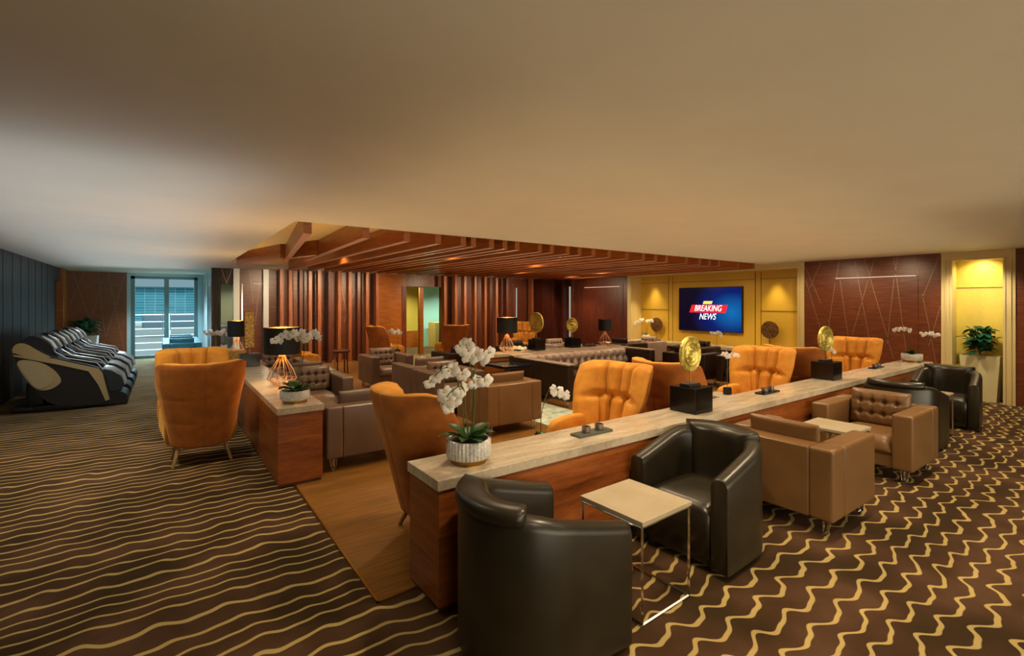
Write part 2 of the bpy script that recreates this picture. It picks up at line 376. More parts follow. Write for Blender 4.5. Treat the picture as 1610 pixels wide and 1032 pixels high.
cabx = tag(link('side_room_cabinet', box(8.2, 9.0, 16.3, 16.9, 0, .95, .02), plain('straw_cabinet', '#b8a858', .5), None, False), 'pale yellow cabinet seen through the doorway beside a white frame', 'cabinet')
# right wall with niche, panel door and screen recess
XR = 11.35
def wr(name, y0, y1, mat, z0=0, z1=CEIL): return sbox(name, XR, XR+.14, y0, y1, z0, z1, mat)
wr('wall_right', -3.2, 1.585, 'wood_h')
nf = sbox('trim_6', XR-.02, XR+.16, 1.585, 1.73, 0, CEIL, 'trim_cream')
for y0, y1 in ((2.37, 2.52),): sbox('trim_7', XR-.02, XR+.16, y0, y1, 0, CEIL, 'trim_cream')
nt_ = sbox('trim_8', XR-.02, XR+.16, 1.73, 2.37, 2.44, CEIL, 'trim_cream')
for tr, (a, b2) in ((nf, (1.63, 1.645)), (nf, (1.7, 1.73)), (sc.objects['trim_7'], (2.37, 2.4)), (sc.objects['trim_7'], (2.455, 2.47))):
    part('moulding', box(XR-.035, XR-.02, a, b2, 0, 2.47), 'trim_cream', tr)
nb = sbox('wall_niche', XR+.42, XR+.5, 1.6, 2.5, 0, CEIL, 'niche_y')
part('panel_groove', box(XR+.412, XR+.42, 1.6, 2.5, 1.962, 1.972), 'groove', nb)
part('panel_groove', box(XR+.412, XR+.42, 1.6, 2.5, .60, .61), 'groove', nb)
sbox('wall_niche.001', XR+.16, XR+.42, 1.66, 1.7, 0, CEIL, 'niche_y'); sbox('wall_niche.002', XR+.16, XR+.42, 2.4, 2.44, 0, CEIL, 'niche_y')
wp = wr('wall_right.001', 2.52, 4.81, 'wood_h')
lines(wp, 0, XR, [((4.8, 2.5), (4.3, 1.21)), ((4.48, 2.58), (4.7, 2.0)), ((4.14, 2.57), (4.35, 1.1)), ((4.12, 2.16), (3.98, 1.04)), ((3.86, 2.55), (3.6, .9)), ((3.7, 2.58), (3.22, .62)), ((3.53, 2.56), (3.9, 1.05)), ((3.16, 2.58), (3.32, .9)), ((3.22, 2.57), (3.03, .8)), ((2.9, 2.58), (2.85, 2.22)), ((2.54, 2.57), (2.79, 1.78)), ((2.79, 1.87), (2.58, .5)), ((2.53, 1.65), (2.7, .9)), ((4.78, 2.17), (4.4, .8))])
part('light_strip', box(XR-.03, XR, 2.88, 4.2, 2.195, 2.21), 'glow_strip', wp)
dd = sbox('door_4', XR-.012, XR, 2.85, 4.48, 0, 2.18, 'wood_h')
# door leaf carries the same slanting inlays
lines(dd, 0, XR-.012, [((4.36, 1.35), (4.3, 1.21)), ((4.21, 2.1), (4.35, 1.1)), ((4.12, 2.16), (3.98, 1.04)), ((3.80, 2.16), (3.6, .9)), ((3.59, 2.16), (3.22, .62)), ((3.63, 2.15), (3.9, 1.05)), ((3.21, 2.16), (3.32, .9)), ((3.17, 2.16), (3.03, .8))])
# screen recess: frame, reveals, back panels, ledge
fo = sbox('trim_9', XR-.02, XR+.12, 9.63, 9.77, .55, CEIL, 'trim_cream'); part('moulding', box(XR-.03, XR-.02, 9.65, 9.67, .6, 2.5), 'trim_cream', fo)
fo = sbox('trim_10', XR-.02, XR+.12, 4.81, 4.95, 0, CEIL, 'trim_cream'); part('moulding', box(XR-.032, XR-.02, 4.9, 4.92, .6, 2.5), 'trim_cream', fo)
sbox('trim_11', XR-.02, XR+.12, 4.95, 9.63, 2.46, CEIL, 'trim_cream')
sbox('trim_12', XR-.03, XR-.02, 4.9, 9.68, 2.5, 2.52, 'trim_cream')
XB = XR+.45
rb = sbox('wall_recess', XB, XB+.1, 4.8, 9.8, 0, CEIL, 'yellow')
for y0, y1, z0, z1 in ((8.64, 8.655, .6, 2.46), (8.5, 8.51, .6, 2.46), (6.12, 6.135, .6, 2.46), (5.98, 5.99, .6, 2.46), (8.655, 9.63, 1.49, 1.502), (4.95, 6.0, 1.49, 1.502), (8.655, 9.63, 2.27, 2.28), (4.95, 6.0, 2.27, 2.28), (6.13, 8.5, 2.27, 2.28)):
    part('panel_groove', box(XB-.006, XB, y0, y1, z0, z1), 'groove', rb)
sbox('wall_recess.001', XR+.12, XB, 9.63, 9.75, 0, CEIL, 'yellow').data.materials[0] = plain('cream_reveal', '#cdb277', .5)
sbox('wall_recess.002', XR+.12, XB, 4.83, 4.95, 0, CEIL, 'yellow')
lg = tag(link('recess_ledge', box(XR-.16, XB-.007, 4.96, 9.62, .52, .6, .006), 'marble', None, False), 'long stone ledge under the wall screen in the yellow recess', 'ledge')
part('ledge_front', box(XR-.12, XR+.0, 4.96, 9.62, .0, .52), 'wood_counter', lg)
dk = wr('wall_right.002', 9.77, 14.62, 'door_red')
part('light_strip', box(XR-.03, XR, 10.1, 11.6, 2.19, 2.205), 'glow_strip', dk); 
for y in (9.95, 11.75): part('panel_groove', box(XR-.004, XR, y, y+.015, 0, 2.3), 'gap', dk)
part('chrome_strip', box(XR-.03, XR, 12.3, 12.35, .3, 2.25), 'chrome_glow', dk)
sbox('wall_front', -2.35, 11.5, -3.3, -3.2, 0, CEIL, 'wood_h')

# fins in front of the back wall
def fins(xs, y, group, label, mat_cycle, w=.09, dpt=.22, axis='x'):
    for i, x in enumerate(xs):
        if axis == 'x': bm = box(-w/2, w/2, 0, dpt, 0, CEIL-.002, .003, 1)
        else: bm = box(0, dpt, -w/2, w/2, 0, CEIL-.002, .003, 1)
        o = link('wooden_fin', bm, mat_cycle[i % len(mat_cycle)], None, False, loc=((x, y, 0.008) if axis == 'x' else (y, x, .008)))
        tag(o, label, 'fin', group)
fins([2.5, 2.72, 2.98, 3.22, 3.46, 3.74, 4.0, 4.3, 4.55, 4.8, 5.1], 13.9, 'wooden fins left of the doorway', 'tall dark wooden fin standing in the row left of the doorway', ['wood_fin', 'wood_fin', 'wood_fin_dark'])
fins([7.35, 7.75, 8.1, 8.5, 8.9], 13.9, 'wooden fins right of the doorway', 'tall brown wooden fin standing in the row right of the doorway', ['wood_fin'])
fins([9.5, 9.95, 11.1], 14.1, 'wooden fins in the far right corner', 'tall wooden fin at the far corner behind the gold discs', ['wood_fin', 'wood_fin_dark'])
fins([12.0, 12.5, 13.0], XR-.2, 'fins beside the dark red door', 'dark wooden fin projecting from the wall left of the dark red door', ['wood_fin_dark', 'door_red'], axis='y', dpt=.2)

# beams hanging in the ceiling recess
ZB, ZT = 2.47, CEIL+.128
def beam(pts, label, group=None, w=.085, mat='wood_beam'):
    (x0, y0), (x1, y1) = pts; d = Vector((x1-x0, y1-y0)); Ln = d.length; a = math.atan2(d.y, d.x)-PI/2
    o = link('ceiling_beam', box(-w/2, w/2, 0, Ln, 0, ZT-ZB, .003, 1), mat, None, False, loc=(x0, y0, ZB), rot=(0, 0, a))
    return tag(o, label, 'beam', group)
beam([(1.29, 5.70), (1.86, 10.0)], 'slanting wooden ceiling beam with the leftmost square end')
beam([(1.95, 5.70), (2.12, 9.5)], 'second wooden ceiling beam from the left, slightly slanting, above the lamps')
beam([(2.03, 8.25), (1.76, 9.1)], 'short diagonal wooden ceiling beam joining the two leftmost beams')
beam([(1.66, 9.15), (1.22, 11.3)], 'diagonal ceiling beam crossing to the left edge of the recess')
BX = [2.47, 2.91, 3.29, 3.45, 3.75, 3.98, 4.2, 4.63, 4.87, 5.2, 5.46, 5.77, 6.15, 6.6, 7.05, 7.4, 7.72, 8.35, 8.8, 9.15, 9.5, 10.25, 10.9]
for x in BX: beam([(x, 5.70), (x-.04, 12.45)], 'long dark wooden beam in the parallel row under the ceiling recess', 'parallel wooden ceiling beams')

# ------------------------------------------------------------------ counters
def counter(name, x0, x1, y0, y1, label, par=None):
    t = thing(name, label, 'counter', (x0, y0, 0)); w, d = x1-x0, y1-y0
    link('stone_top', box(-.012, w+.012, -.012, d+.012, .675, .735, .004), 'marble', t, False)
    link('cabinet_body', box(0, w, 0, d, .035, .675, .003), 'wood_counter', t, False)
    link('plinth', box(.012, w-.012, .012, d-.012, 0.009, .04), 'wood_fin_dark', t, False)
    return t
counter('counter', 1.205, 10.08, 2.355, 2.735, 'long marble-topped counter with wooden front along the right of the lounge')
counter('counter', .83, 1.22, 4.79, 11.8, 'marble-topped counter at left with the round lamp and gold plaque on it')
counter('counter', 4.72, 8.4, 7.45, 7.83, 'marble-topped counter in the middle carrying two gold discs on black boxes')

# ------------------------------------------------------------------ seats
def mk_wing(name, label, loc, rz, mat='velvet', back='velvet_shaded', group=None):
    t = thing(name, label, 'armchair', loc, rz, group)
    def hw(v): return .31+.125*min(1, v/.75)**.9
    def yb(v): return -.16-.22*v
    def base(u, v):
        W = hw(v); z = .2+.87*v
        k = max(0, abs(u)-.8)/.2
        z -= .045*k*k*max(0, (v-.8)/.2)
        z += .02*abs(u)*v
        return Vector((W*(u-.06*u*abs(u)**3), yb(v)+(.30+.06*math.sin(PI*v))*abs(u)**3.2, z))
    def nrm(u, v):
        e = .01; a = base(min(1, u+e), v)-base(max(-1, u-e), v); c = base(u, min(1, v+e))-base(u, max(0, v-e))
        return a.cross(c).normalized()
    def tuft(u, v):
        sh = .25 if v < .6 and abs(u) < .74 else 0          # the lower cushions are set off from the upper ones
        a = abs(math.sin(2*PI*(u+sh)))**.42 if (v >= .6 or abs(u) < .76) else abs(math.sin(2*PI*u))**.42
        return (.25+.75*a)*(.35+.65*min(1, abs(v-.6)/.06)**.55)
    # orientation: normal points to -y side? push inner towards +y
    n0 = nrm(0, .5)
    sgn = 1 if n0.y < 0 else -1
    nr = nrm
    bm = B(); shell(bm, lambda u, v: outer2(base, nr, sgn, u, v), lambda u, v: inner2(base, nr, sgn, tuft, u, v), 80, 44)
    sh = link('back_shell', bm, mat, t, auto=0)
    # shade on the outside of the shell is put into a darker velvet colour
    sh.data.materials.append(M[back])
    for p in sh.data.polygons:
        c = p.center
        if p.index % 2 == 0 and p.index < 2*80*44: p.material_index = 1
    # base and seat
    bm = B(); box(-.235, .235, -.06, .40, .2, .33, .05, 4, bm=bm); link('seat_base', bm, mat, t)
    def s0(u, v): return Vector((u*(.19+.10*min(1, v*2.5)), -.09+v*.54, .33))
    def s1(u, v):
        e = ((1-abs(u)**4)**.5)*((1-abs(2*v-1)**5)**.5); return s0(u, v)+Vector((0, 0, .03+.10*e))
    bm = B(); shell(bm, s0, s1, 20, 20); link('seat_cushion', bm, mat, t, auto=0)
    for s in (-1, 1):
        def a0(u, v): return Vector((s*(.35+.04*math.cos(v*PI/2)), 0, 0))
        bm = B(); prof = []
        rings = []
        for j in range(15):
            v = j/14; y = .06+.43*v; x = s*(.275+.06*v); zt = .585-.03*v+.02*math.sin(PI*v); zb = .20+.10*v; wd = .055
            sc_ = 1 if j < 13 else (.88 if j == 13 else .6)
            n = 16; ring = []
            for k in range(n):
                a = 2*PI*k/n; ca, sa = math.cos(a), math.sin(a)
                px = wd*math.copysign(abs(ca)**.6, ca); pz = (zt-zb)/2*math.copysign(abs(sa)**.5, sa)
                ring.append(bm.verts.new((x+px*sc_, y, (zt+zb)/2+pz*sc_)))
            rings.append(ring)
        for a, c in zip(rings, rings[1:]):
            for k in range(16): bm.faces.new((a[k], a[(k+1) % 16], c[(k+1) % 16], c[k]))
        bm.faces.new(rings[0]); bm.faces.new(rings[-1]); link('armrest', bm, mat, t, auto=0)
    for sx in (-1, 1):
        for yy, ys in ((-.03, -.07), (.26, .05)):
            bm = B(); tube(bm, [(sx*.20, yy+.02, .21), (sx*.26, yy+ys, 0)], .02, 10, rad=[.026, .014]); link('leg', bm, 'leg_wood', t)
    return t
def outer2(base, nr, sgn, u, v):
    n = nr(u, v)*sgn
    s = .014*min(1, (1-abs(u))/.15)*min(1, (1-v)/.06+.2)
    s -= .006*math.exp(-(u/.02)**2)+.006*math.exp(-((v-.58)/.012)**2)+.004*math.exp(-((v-.3)/.012)**2)
    return base(u, v)+n*s
def inner2(base, nr, sgn, tuft, u, v):
    n = nr(u, v)*sgn
    e = max(0, min(1, (1-abs(u))/.14))**.5*max(0, min(1, (1-v)/.09))**.5
    wr = .004*math.sin(u*60+v*9)*e*max(0, v-.6)*2
    return base(u, v)-n*(.04+.13*e*max(.1, tuft(u, v))+wr)

def mk_tub(name, label, loc, rz, mat='leather_olive', group=None):
    t = thing(name, label, 'armchair', loc, rz, group)
    W, F, Bk = .36, .34, -.36          # half width, front y, back y
    path = []
    R = .33
    for i in range(9): path.append((-W, F-(F-(Bk+R))*i/8, -1, 0))
    for i in range(1, 16):
        a = PI+ (PI)*i/16; path.append((W*math.cos(a), (Bk+R)+R*math.sin(a), math.cos(a), math.sin(a)))
    for i in range(9): path.append((W, (Bk+R)+(F-(Bk+R))*i/8, 1, 0))
    n = len(path)
    def htop(i):
        f = abs(2*i/(n-1)-1)            # 1 at arm ends, 0 at back middle
        f = max(0, (f-.35)/.65); return .755-.135*(f**.85)
    rings = []; bm = B(); TH = .115
    for i, (x, y, nx, ny) in enumerate(path):
        zt = htop(i); o = Vector((x, y, 0)); nn = Vector((nx, ny, 0)).normalized()
        prof = [(0, .04), (.0, .3), (0, zt-.05), (-.012, zt-.018), (-.035, zt), (-TH+.035, zt-.004), (-TH+.01, zt-.02), (-TH, zt-.055), (-TH, .3), (-TH, .04)]
        sc_ = 0; 
        ring = []
        for d, z in prof: ring.append(bm.verts.new(o+nn*d+Vector((0, 0, z))))
        rings.append(ring)
    for a, c in zip(rings, rings[1:]):
        for k in range(10): bm.faces.new((a[k], a[(k+1) % 10], c[(k+1) % 10], c[k]))
    for r_, s in ((rings[0], -1), (rings[-1], 1)):
        # rounded front end
        cx = sum((v.co.x for v in r_))/10
        prev = r_
        for dy, k in ((.018, .93), (.024, .7)):
            nw = [bm.verts.new(Vector((cx+(v.co.x-cx)*k, F+dy, .35+(v.co.z-.35)*(1-(1-k)*.12)))) for v in r_]
            for q in range(10): bm.faces.new((prev[q], prev[(q+1) % 10], nw[(q+1) % 10], nw[q]))
            prev = nw
        bm.faces.new(prev)
    link('tub_shell', bm, mat, t, auto=50)
    # padded back roll standing above the shell
    def c0(u, v):
        a = 1.5*PI+u*.92; rr = 1.0
        return Vector((W*.985*math.cos(a)*rr, (Bk+R)+R*.985*math.sin(a), .40+.395*v))
    def nn_(u): a = 1.5*PI+u*.92; return Vector((math.cos(a), math.sin(a), 0))
    def f0(u, v):
        e = (max(0, 1-abs(u)**10))**.5; top = max(0, (v-.80)/.2)
        return c0(u, v)+nn_(u)*((.030*min(1, max(0, (v-.78)/.06))*(1-top**4))*e-.01)
    def f1(u, v):
        e = (max(0, 1-abs(u)**8))**.5; top = max(0, (v-.8)/.2)
        return c0(u, v)-nn_(u)*(.10+.055*e*(1-.75*top**3)) - Vector((0, 0, .012*top**2))
    bm = B(); shell(bm, f0, f1, 30, 22); link('back_cushion', bm, mat, t, auto=0)
    def s0(u, v): return Vector((u*.238, -.24+v*.60, .10))
    def s1(u, v):
        e = ((1-abs(u)**6)**.5)*((1-abs(2*v-1)**6)**.5); return s0(u, v)+Vector((0, .012*e, .27+.06*e))
    bm = B(); shell(bm, s0, s1, 18, 18); link('seat_cushion', bm, mat, t, auto=0)
    link('seat_base', box(-.24, .24, -.25, .33, .04, .12, .01), mat, t)
    for sx in (-1, 1):
        for yy in (-.2, .28):
            bm = B(); lathe(bm, [(0, 0), (.022, 0), (.026, .045), (0, .045)], (sx*.24, yy, 0), 12); link('foot', bm, 'black_mat', t)
    return t

def pillow_bm(w, h, T, nx=0, nz=0, dip=.6, N_=26, p=4):
    btn = [((i+1)/(nx+1)*2-1, (j+1)/(nz+1)*2-1) for j in range(nz) for i in range(nx)]
    def th(u, v):
        vv = 2*v-1
        e = (max(0, 1-abs(u)**p)*max(0, 1-abs(vv)**p))**.45
        s = 1
        for bu, bv in btn:
            s -= dip*math.exp(-((u-bu)*w/2/.022)**2-((vv-bv)*h/2/.022)**2)
            s -= dip*.22*math.exp(-((u-bu)*w/2/.010)**2)*(1 if abs(vv-bv) < 1.2/(nz+1) else 0)
        if nz:
            for j in range(nz):
                bv = (j+1)/(nz+1)*2-1; s -= dip*.25*math.exp(-((vv-bv)*h/2/.010)**2)
        return .012+T*e*max(.1, s)
    bm = B(); shell(bm, lambda u, v: Vector((u*w/2, -.012-T*.35*(max(0, 1-abs(u)**p)*max(0, 1-abs(2*v-1)**p))**.45, (2*v-1)*h/2)), lambda u, v: Vector((u*w/2, th(u, v), (2*v-1)*h/2)), N_*2, N_)
    return bm
def mk_club(name, label, loc, rz, mat='leather_brown', W=.86, D=.80, group=None, cat='armchair', H=.65):
    t = thing(name, label, cat, loc, rz, group)
    h = W/2; A = .165; z0 = .13; y0 = -D/2; y1 = D/2
    for s in (-1, 1):
        a, c = sorted((s*h, s*(h-A)))
        link('armrest', box(a, c, y0+.20, y1, z0, H, .028, 4), mat, t)
    for s in (-1, 1):
        a, c = sorted((s*h, s*(h-A))); link('back_corner', box(a, c, y0, y0+.2, z0, H, .028, 4), mat, t)
    link('backrest', box(-h+A-.004, h-A+.004, y0, y0+.19, z0, H-.004, .022, 3), mat, t)
    link('seat_frame', box(-h+A, h-A, y0+.18, y1-.03, z0, .27, .018, 3), mat, t)
    bw = W-2*A-.01
    def s0(u, v): return Vector((u*bw/2, y0+.19+v*(D-.2), .27))
    def s1(u, v):
        e = ((1-abs(u)**8)**.5)*((1-abs(2*v-1)**8)**.5); return s0(u, v)+Vector((0, .01*e, .03+.125*e))
    bm = B(); shell(bm, s0, s1, 22, 22); link('seat_cushion', bm, mat, t, auto=0)
    n = max(3, int(round(bw/.14)))
    p = link('back_pillow', pillow_bm(bw, .37, .075, n, 2), mat, t, auto=0, loc=(0, y0+.215, .585), rot=(math.radians(10), 0, 0))
    for sx in (-1, 1):
        for yy, sy in ((y0+.09, -1), (y1-.1, 1)):
            bm = B(); x = sx*(h-.085)
            for q in (-1, 1):
                tube(bm, [(x+q*.035, yy, z0+.005), (x+q*.022, yy+.015*sy, .03), (x+q*.008, yy+.02*sy, .006), (x, yy+.02*sy, .005)], .0065, 6)
                tube(bm, [(x, yy+q*.035, z0+.005), (x, yy+q*.022+.01*sy, .03), (x, yy+.02*sy, .006)], .0065, 6)
            link('leg', bm, 'chrome', t)
    return t

PX, MX, PY, MY = -PI/2, PI/2, 0, PI        # facing +x, -x, +y, -y
Z1 = .008
# wing chairs along the inner side of the long counter
mk_wing('wing_chair', 'orange wing chair seen from behind, beside the white orchid pot', (1.56, 3.22, Z1), PX+.05)
w0 = mk_wing('wing_chair', 'yellow-orange tufted wing chair facing left beside the lone orchid stem', (3.5, 3.25, Z1), MX+.16)
W_ = 'wing_chair'
dup(w0, (4.42, 3.2, Z1), PX, 'orange wing chair back to back with the tufted one, behind the large gold disc')
dup(w0, (6.45, 3.28, Z1), MX+.1, 'tufted orange wing chair facing left under the right end of the wall screen')
dup(w0, (7.28, 3.2, Z1), PX, 'orange wing chair back to back behind the chair under the wall screen')
dup(w0, (9.55, 3.28, Z1), MX+.05, 'orange tufted wing chair against the slanting-line wooden wall')
# wing chairs left of the left counter
dup(w0, (.32, 6.12, 0), PY, 'orange velvet wing chair on the carpet with its back to the camera')
dup(w0, (.30, 7.55, 0), MY, 'orange wing chair facing the camera behind the one with its back turned')
# far wing chairs
dup(w0, (4.62, 12.3, Z1), PX, 'narrow-looking orange wing chair by the orange wood panel left of the doorway')
dup(w0, (6.5, 11.75, Z1), PY, 'orange wing chair with back turned, right of the doorway')
dup(w0, (9.2, 12.1, Z1), MX+.6, 'orange wing chair between the far lamp and gold disc')
dup(w0, (2.25, 11.3, Z1), PX, 'yellow wing chair in front of the wooden fins, behind the big lampshade')

# tub chairs
tb = mk_tub('tub_chair', 'dark olive leather tub chair in the foreground, back to the camera', (1.50, 1.93, 0), PX-.03)
dup(tb, (3.09, 1.97, 0), MX+.05, 'dark olive leather tub chair behind the small square marble table')
dup(tb, (7.15, 1.95, 0), PX, 'dark tub chair seen from behind, right of the tan club chairs')
dup(tb, (8.95, 1.93, 0), MX+.1, 'dark tub chair in front of the yellow niche planter')
# tan club chairs on the right
cb = mk_club('club_chair', 'tan leather club chair with its back to the foreground tub chair', (4.22, 1.86, 0), PX)
dup(cb, (5.95, 1.86, 0), MX, 'tan leather club chair with tufted back facing left on the zigzag carpet')
# taupe club chairs in the middle
ct = mk_club('club_chair', 'taupe leather club chair with back turned beside the left counter end', (1.72, 5.32, Z1), PY, 'leather_taupe')
dup(ct, (1.72, 7.2, Z1), MY, 'taupe tufted club chair facing the camera behind the copper wire lamp')
dup(ct, (1.75, 8.15, Z1), PY, 'taupe club chair back to back behind the tufted one by the left counter')
dup(ct, (1.68, 9.5, Z1), MY, 'taupe club chair furthest along the left counter near the fins')
dup(ct, (3.6, 9.35, Z1), MY, 'taupe club chair with pinkish tufted back in front of the fins')
dup(ct, (3.58, 6.68, Z1), MY, 'taupe club chair in the centre facing the camera, behind the orchid blossoms')
dup(ct, (3.62, 7.62, Z1), PY, 'taupe club chair in the centre with back turned, touching the one before it')
cq = mk_club('club_chair', 'brown leather club chair in the centre with plain back turned to the camera', (3.68, 5.42, Z1), PY, 'leather_brown')
# dark seats further back
cd = mk_club('club_chair', 'dark brown club chair left of the middle counter near the doorway', (5.1, 9.1, Z1), PY, 'leather_dark')
dup(cd, (6.9, 9.3, Z1), MY, 'dark brown club chair behind the far black lamp')
dup(cd, (9.75, 8.5, Z1), PX, 'dark club chair with back turned before the recess orchid')
dup(cd, (8.95, 6.0, Z1), PX, 'dark leather club chair with pale arm edge left of the large gold disc')
dup(cd, (10.3, 6.8, Z1), MX, 'dark club chair with tufted back facing left before the stone ledge')
dup(cd, (9.3, 5.0, Z1), MX, 'large dark brown club chair right of the large gold disc')
cs = mk_club('club_chair', 'pale taupe club chair with grey pillow below the bronze disc', (10.55, 8.5, Z1), MX, 'leather_silver')
dup(cs, (8.1, 9.2, Z1), MY, 'pale taupe club chair behind the smaller gold disc')
# teal chairs by the glass door
cteal = mk_club('lounge_chair', 'teal lounge chair nearest the orange chairs by the glass door', (.36, 15.5, 0), PY, 'leather_teal')
dup(cteal, (.36, 16.4, 0), PY, 'second teal lounge chair in the line toward the glass door')
dup(cteal, (.36, 17.3, 0), PY, 'teal lounge chair closest to the glass door')

# tufted U-shaped sofa before the middle counter
t = thing('tufted_sofa', 'long pale taupe button-tufted sofa in front of the middle counter', 'sofa', (5.2, 5.7, Z1))
link('backrest', box(0, 3.15, 1.48, 1.62, .1, .70, .02, 3), 'leather_dark', t)
link('armrest', box(0, .14, .0, 1.5, .1, .68, .02, 3), 'leather_dark', t)
link('armrest', box(3.01, 3.15, .75, 1.5, .1, .69, .02, 3), 'leather_dark', t)
link('top_rail', box(-.01, 3.16, 1.46, 1.63, .70, .725, .008, 2), 'leather_silver', t)
link('top_rail', box(-.01, .15, -.01, 1.46, .68, .705, .008, 2), 'leather_silver', t)
link('top_rail', box(3.0, 3.16, .74, 1.46, .69, .715, .008, 2), 'leather_silver', t)
def tw(u, v):
    x = (u+1)/2*2.86; s = abs(math.sin(PI*(x/.19+(0 if v > .5 else .5))))**.7
    e = (max(0, 1-(2*v-1)**6))**.5
    return .015+e*(.03+.085*s*(.6+.4*abs(math.sin(PI*v*2))))
bm = B(); shell(bm, lambda u, v: Vector((.14+(u+1)/2*2.86, 1.49, .36+.35*v)), lambda u, v: Vector((.14+(u+1)/2*2.86, 1.48-tw(u, v), .36+.35*v)), 240, 18)
link('tufted_back', bm, 'leather_silver', t, auto=0)
link('seat_cushion', box(.14, 3.0, .75, 1.46, .12, .38, .05, 4), 'leather_dark', t)
for x in (.1, 3.0):
    for y in (.1, 1.5):
        bm = B(); tube(bm, [(x, y+(.7 if x > 1 and y < 1 else 0), 0), (x, y+(.7 if x > 1 and y < 1 else 0), .12)], .015, 8); link('leg', bm, 'chrome', t)

# ------------------------------------------------------------------ tables
def mk_table(label, loc, w, d, h, top, frame='chrome', r=.008, rz=0, name='side_table', th=.025):
    t = thing(name, label, 'table', loc, rz)
    link('tabletop', box(-w/2, w/2, -d/2, d/2, h-th, h, .003), top, t, False)
    a, b2 = w/2-.012, d/2-.012
    for sx in (-1, 1):
        for sy in (-1, 1):
            bm = B(); tube(bm, [(sx*a, sy*b2, 0.003), (sx*a, sy*b2, h-th)], r, 4); link('leg', bm, frame, t)
    for z, nm in ((.012, 'bottom_frame'), (h-th-.01, 'top_frame')):
        bm = B(); tube(bm, [(-a, -b2, z), (a, -b2, z), (a, b2, z), (-a, b2, z)], r, 4, closed=True); link(nm, bm, frame, t)
    return t
mk_table('small square stone-topped table with chrome frame between the front tub chairs', (2.23, 1.865, 0), .45, .45, .555, 'marble_white', rz=.03)
mk_table('pale stone side table hidden between the two tan club chairs', (5.1, 1.9, 0), .42, .45, .55, 'marble_white')
mk_table('narrow side table between the two far right tub chairs', (7.95, 1.9, 0), .42, .42, .55, 'marble_white')
mk_table('low table with orchid between the first pair of wing chairs', (2.56, 3.2, Z1), .24, .3, .5, 'marble_white')
mk_table('low table with orchid between the second pair of wing chairs', (5.6, 3.3, Z1), .3, .4, .55, 'marble_white')
mk_table('low table between the far pair of orange wing chairs', (8.7, 3.3, Z1), .4, .4, .55, 'marble_white')
mk_table('black glass-topped table at the left end of the middle counter', (4.85, 6.9, Z1), .55, .7, .62, 'glass_dark', 'black_mat', .012)
mk_table('low table with orchid before the pinkish tufted club chair', (3.95, 8.5, Z1), .4, .4, .45, 'marble_white')
mk_table('low white table between the club chairs near the left counter', (2.6, 6.1, Z1), .4, .5, .3, 'marble_white')
t = thing('stool', 'round dark wooden stool table in front of the fins', 'stool', (3.4, 11.7, Z1))
bm = B(); lathe(bm, [(0, .5), (.2, .5), (.21, .52), (.21, .55), (.2, .56), (0, .56)], n=28); link('seat', bm, 'wood_fin_dark', t)
for k in range(4):
    a = PI/4+k*PI/2; bm = B(); tube(bm, [(.15*math.cos(a), .15*math.sin(a), .5), (.17*math.cos(a), .17*math.sin(a), 0)], .016, 8); link('leg', bm, 'chrome' if k == 1 else 'wood_fin_dark', t)
rg = tag(link('area_rug', box(4.25, 5.15, 4.5, 6.3, .0085, .018), noisy('rug_weave', '#7e9488', '#c9c8b4', 8, .9, bs=.1), None, False), 'pale patterned rug beside the brown club chair in the centre', 'rug')

# ------------------------------------------------------------------ plants
def blossom_bm(s, nrm, roll=0):
    bm = B(); z = Vector(nrm).normalized(); x = z.orthogonal().normalized(); x.rotate(Matrix.Rotation(roll, 3, z)); y = z.cross(x)
    for k, (a, L_, w) in enumerate(((90, 1, .34), (210, .95, .33), (330, .95, .33), (20, 1.05, .55), (160, 1.05, .55))):
        a = math.radians(a); d = x*math.cos(a)+y*math.sin(a); q = z.cross(d)
        rows = []
        for j in range(5):
            f = j/4; ww = w*math.sin(PI*(.12+.8*f))**.7 if j < 4 else w*.25
            c = d*L_*f*s+z*(.12*math.sin(PI*f)-.1*f*f)*s
            rows.append([bm.verts.new(c+q*ww*s*t_+z*(-.08*abs(t_)*s)) for t_ in (-1, 0, 1)])
        for r0, r1 in zip(rows, rows[1:]):
            for i in range(2): bm.faces.new((r0[i], r0[i+1], r1[i+1], r1[i]))
    return bm
def leafbm(L_, w, az, el, droop, base=(0, 0, 0)):
    bm = B(); d = Vector((math.cos(az), math.sin(az), 0)); q = Vector((-d.y, d.x, 0)); rows = []
    for j in range(9):
        f = j/8; c = Vector(base)+d*L_*f*math.cos(el)+Vector((0, 0, L_*f*math.sin(el)-droop*f*f*L_)); ww = w*math.sin(PI*(.1+.88*f))**.8
        rows.append([bm.verts.new(c+q*ww*t_+Vector((0, 0, -abs(t_)*-.25*ww))) for t_ in (-1, -.5, 0, .5, 1)])
    for r0, r1 in zip(rows, rows[1:]):
        for i in range(4): bm.faces.new((r0[i], r0[i+1], r1[i+1], r1[i]))
    r = bmesh.ops.solidify(bm, geom=bm.faces[:], thickness=.0025); return bm
def pot(t, r, h, mat='white_pot', flute=.03, base=True, nf=36):
    bm = B(); zb = .03 if base else 0
    lathe(bm, [(r*.93, zb), (r, zb+.012), (r, h-.006), (r*.97, h), (r*.88, h), (r*.86, h-.03), (0, h-.03)], n=nf*6 if flute else 40, flute=flute, nf=nf)
    p = link('pot', bm, mat, t, auto=40)
    if base: bm = B(); lathe(bm, [(0, 0), (r*.82, 0), (r*.84, zb+.002), (0, zb+.002)], n=36); link('pot_base', bm, 'brass', t)
    bm = B(); lathe(bm, [(0, h-.03), (r*.87, h-.028), (r*.6, h-.012), (0, h-.008)], n=24); link('potting_bark', bm, 'soil', t)
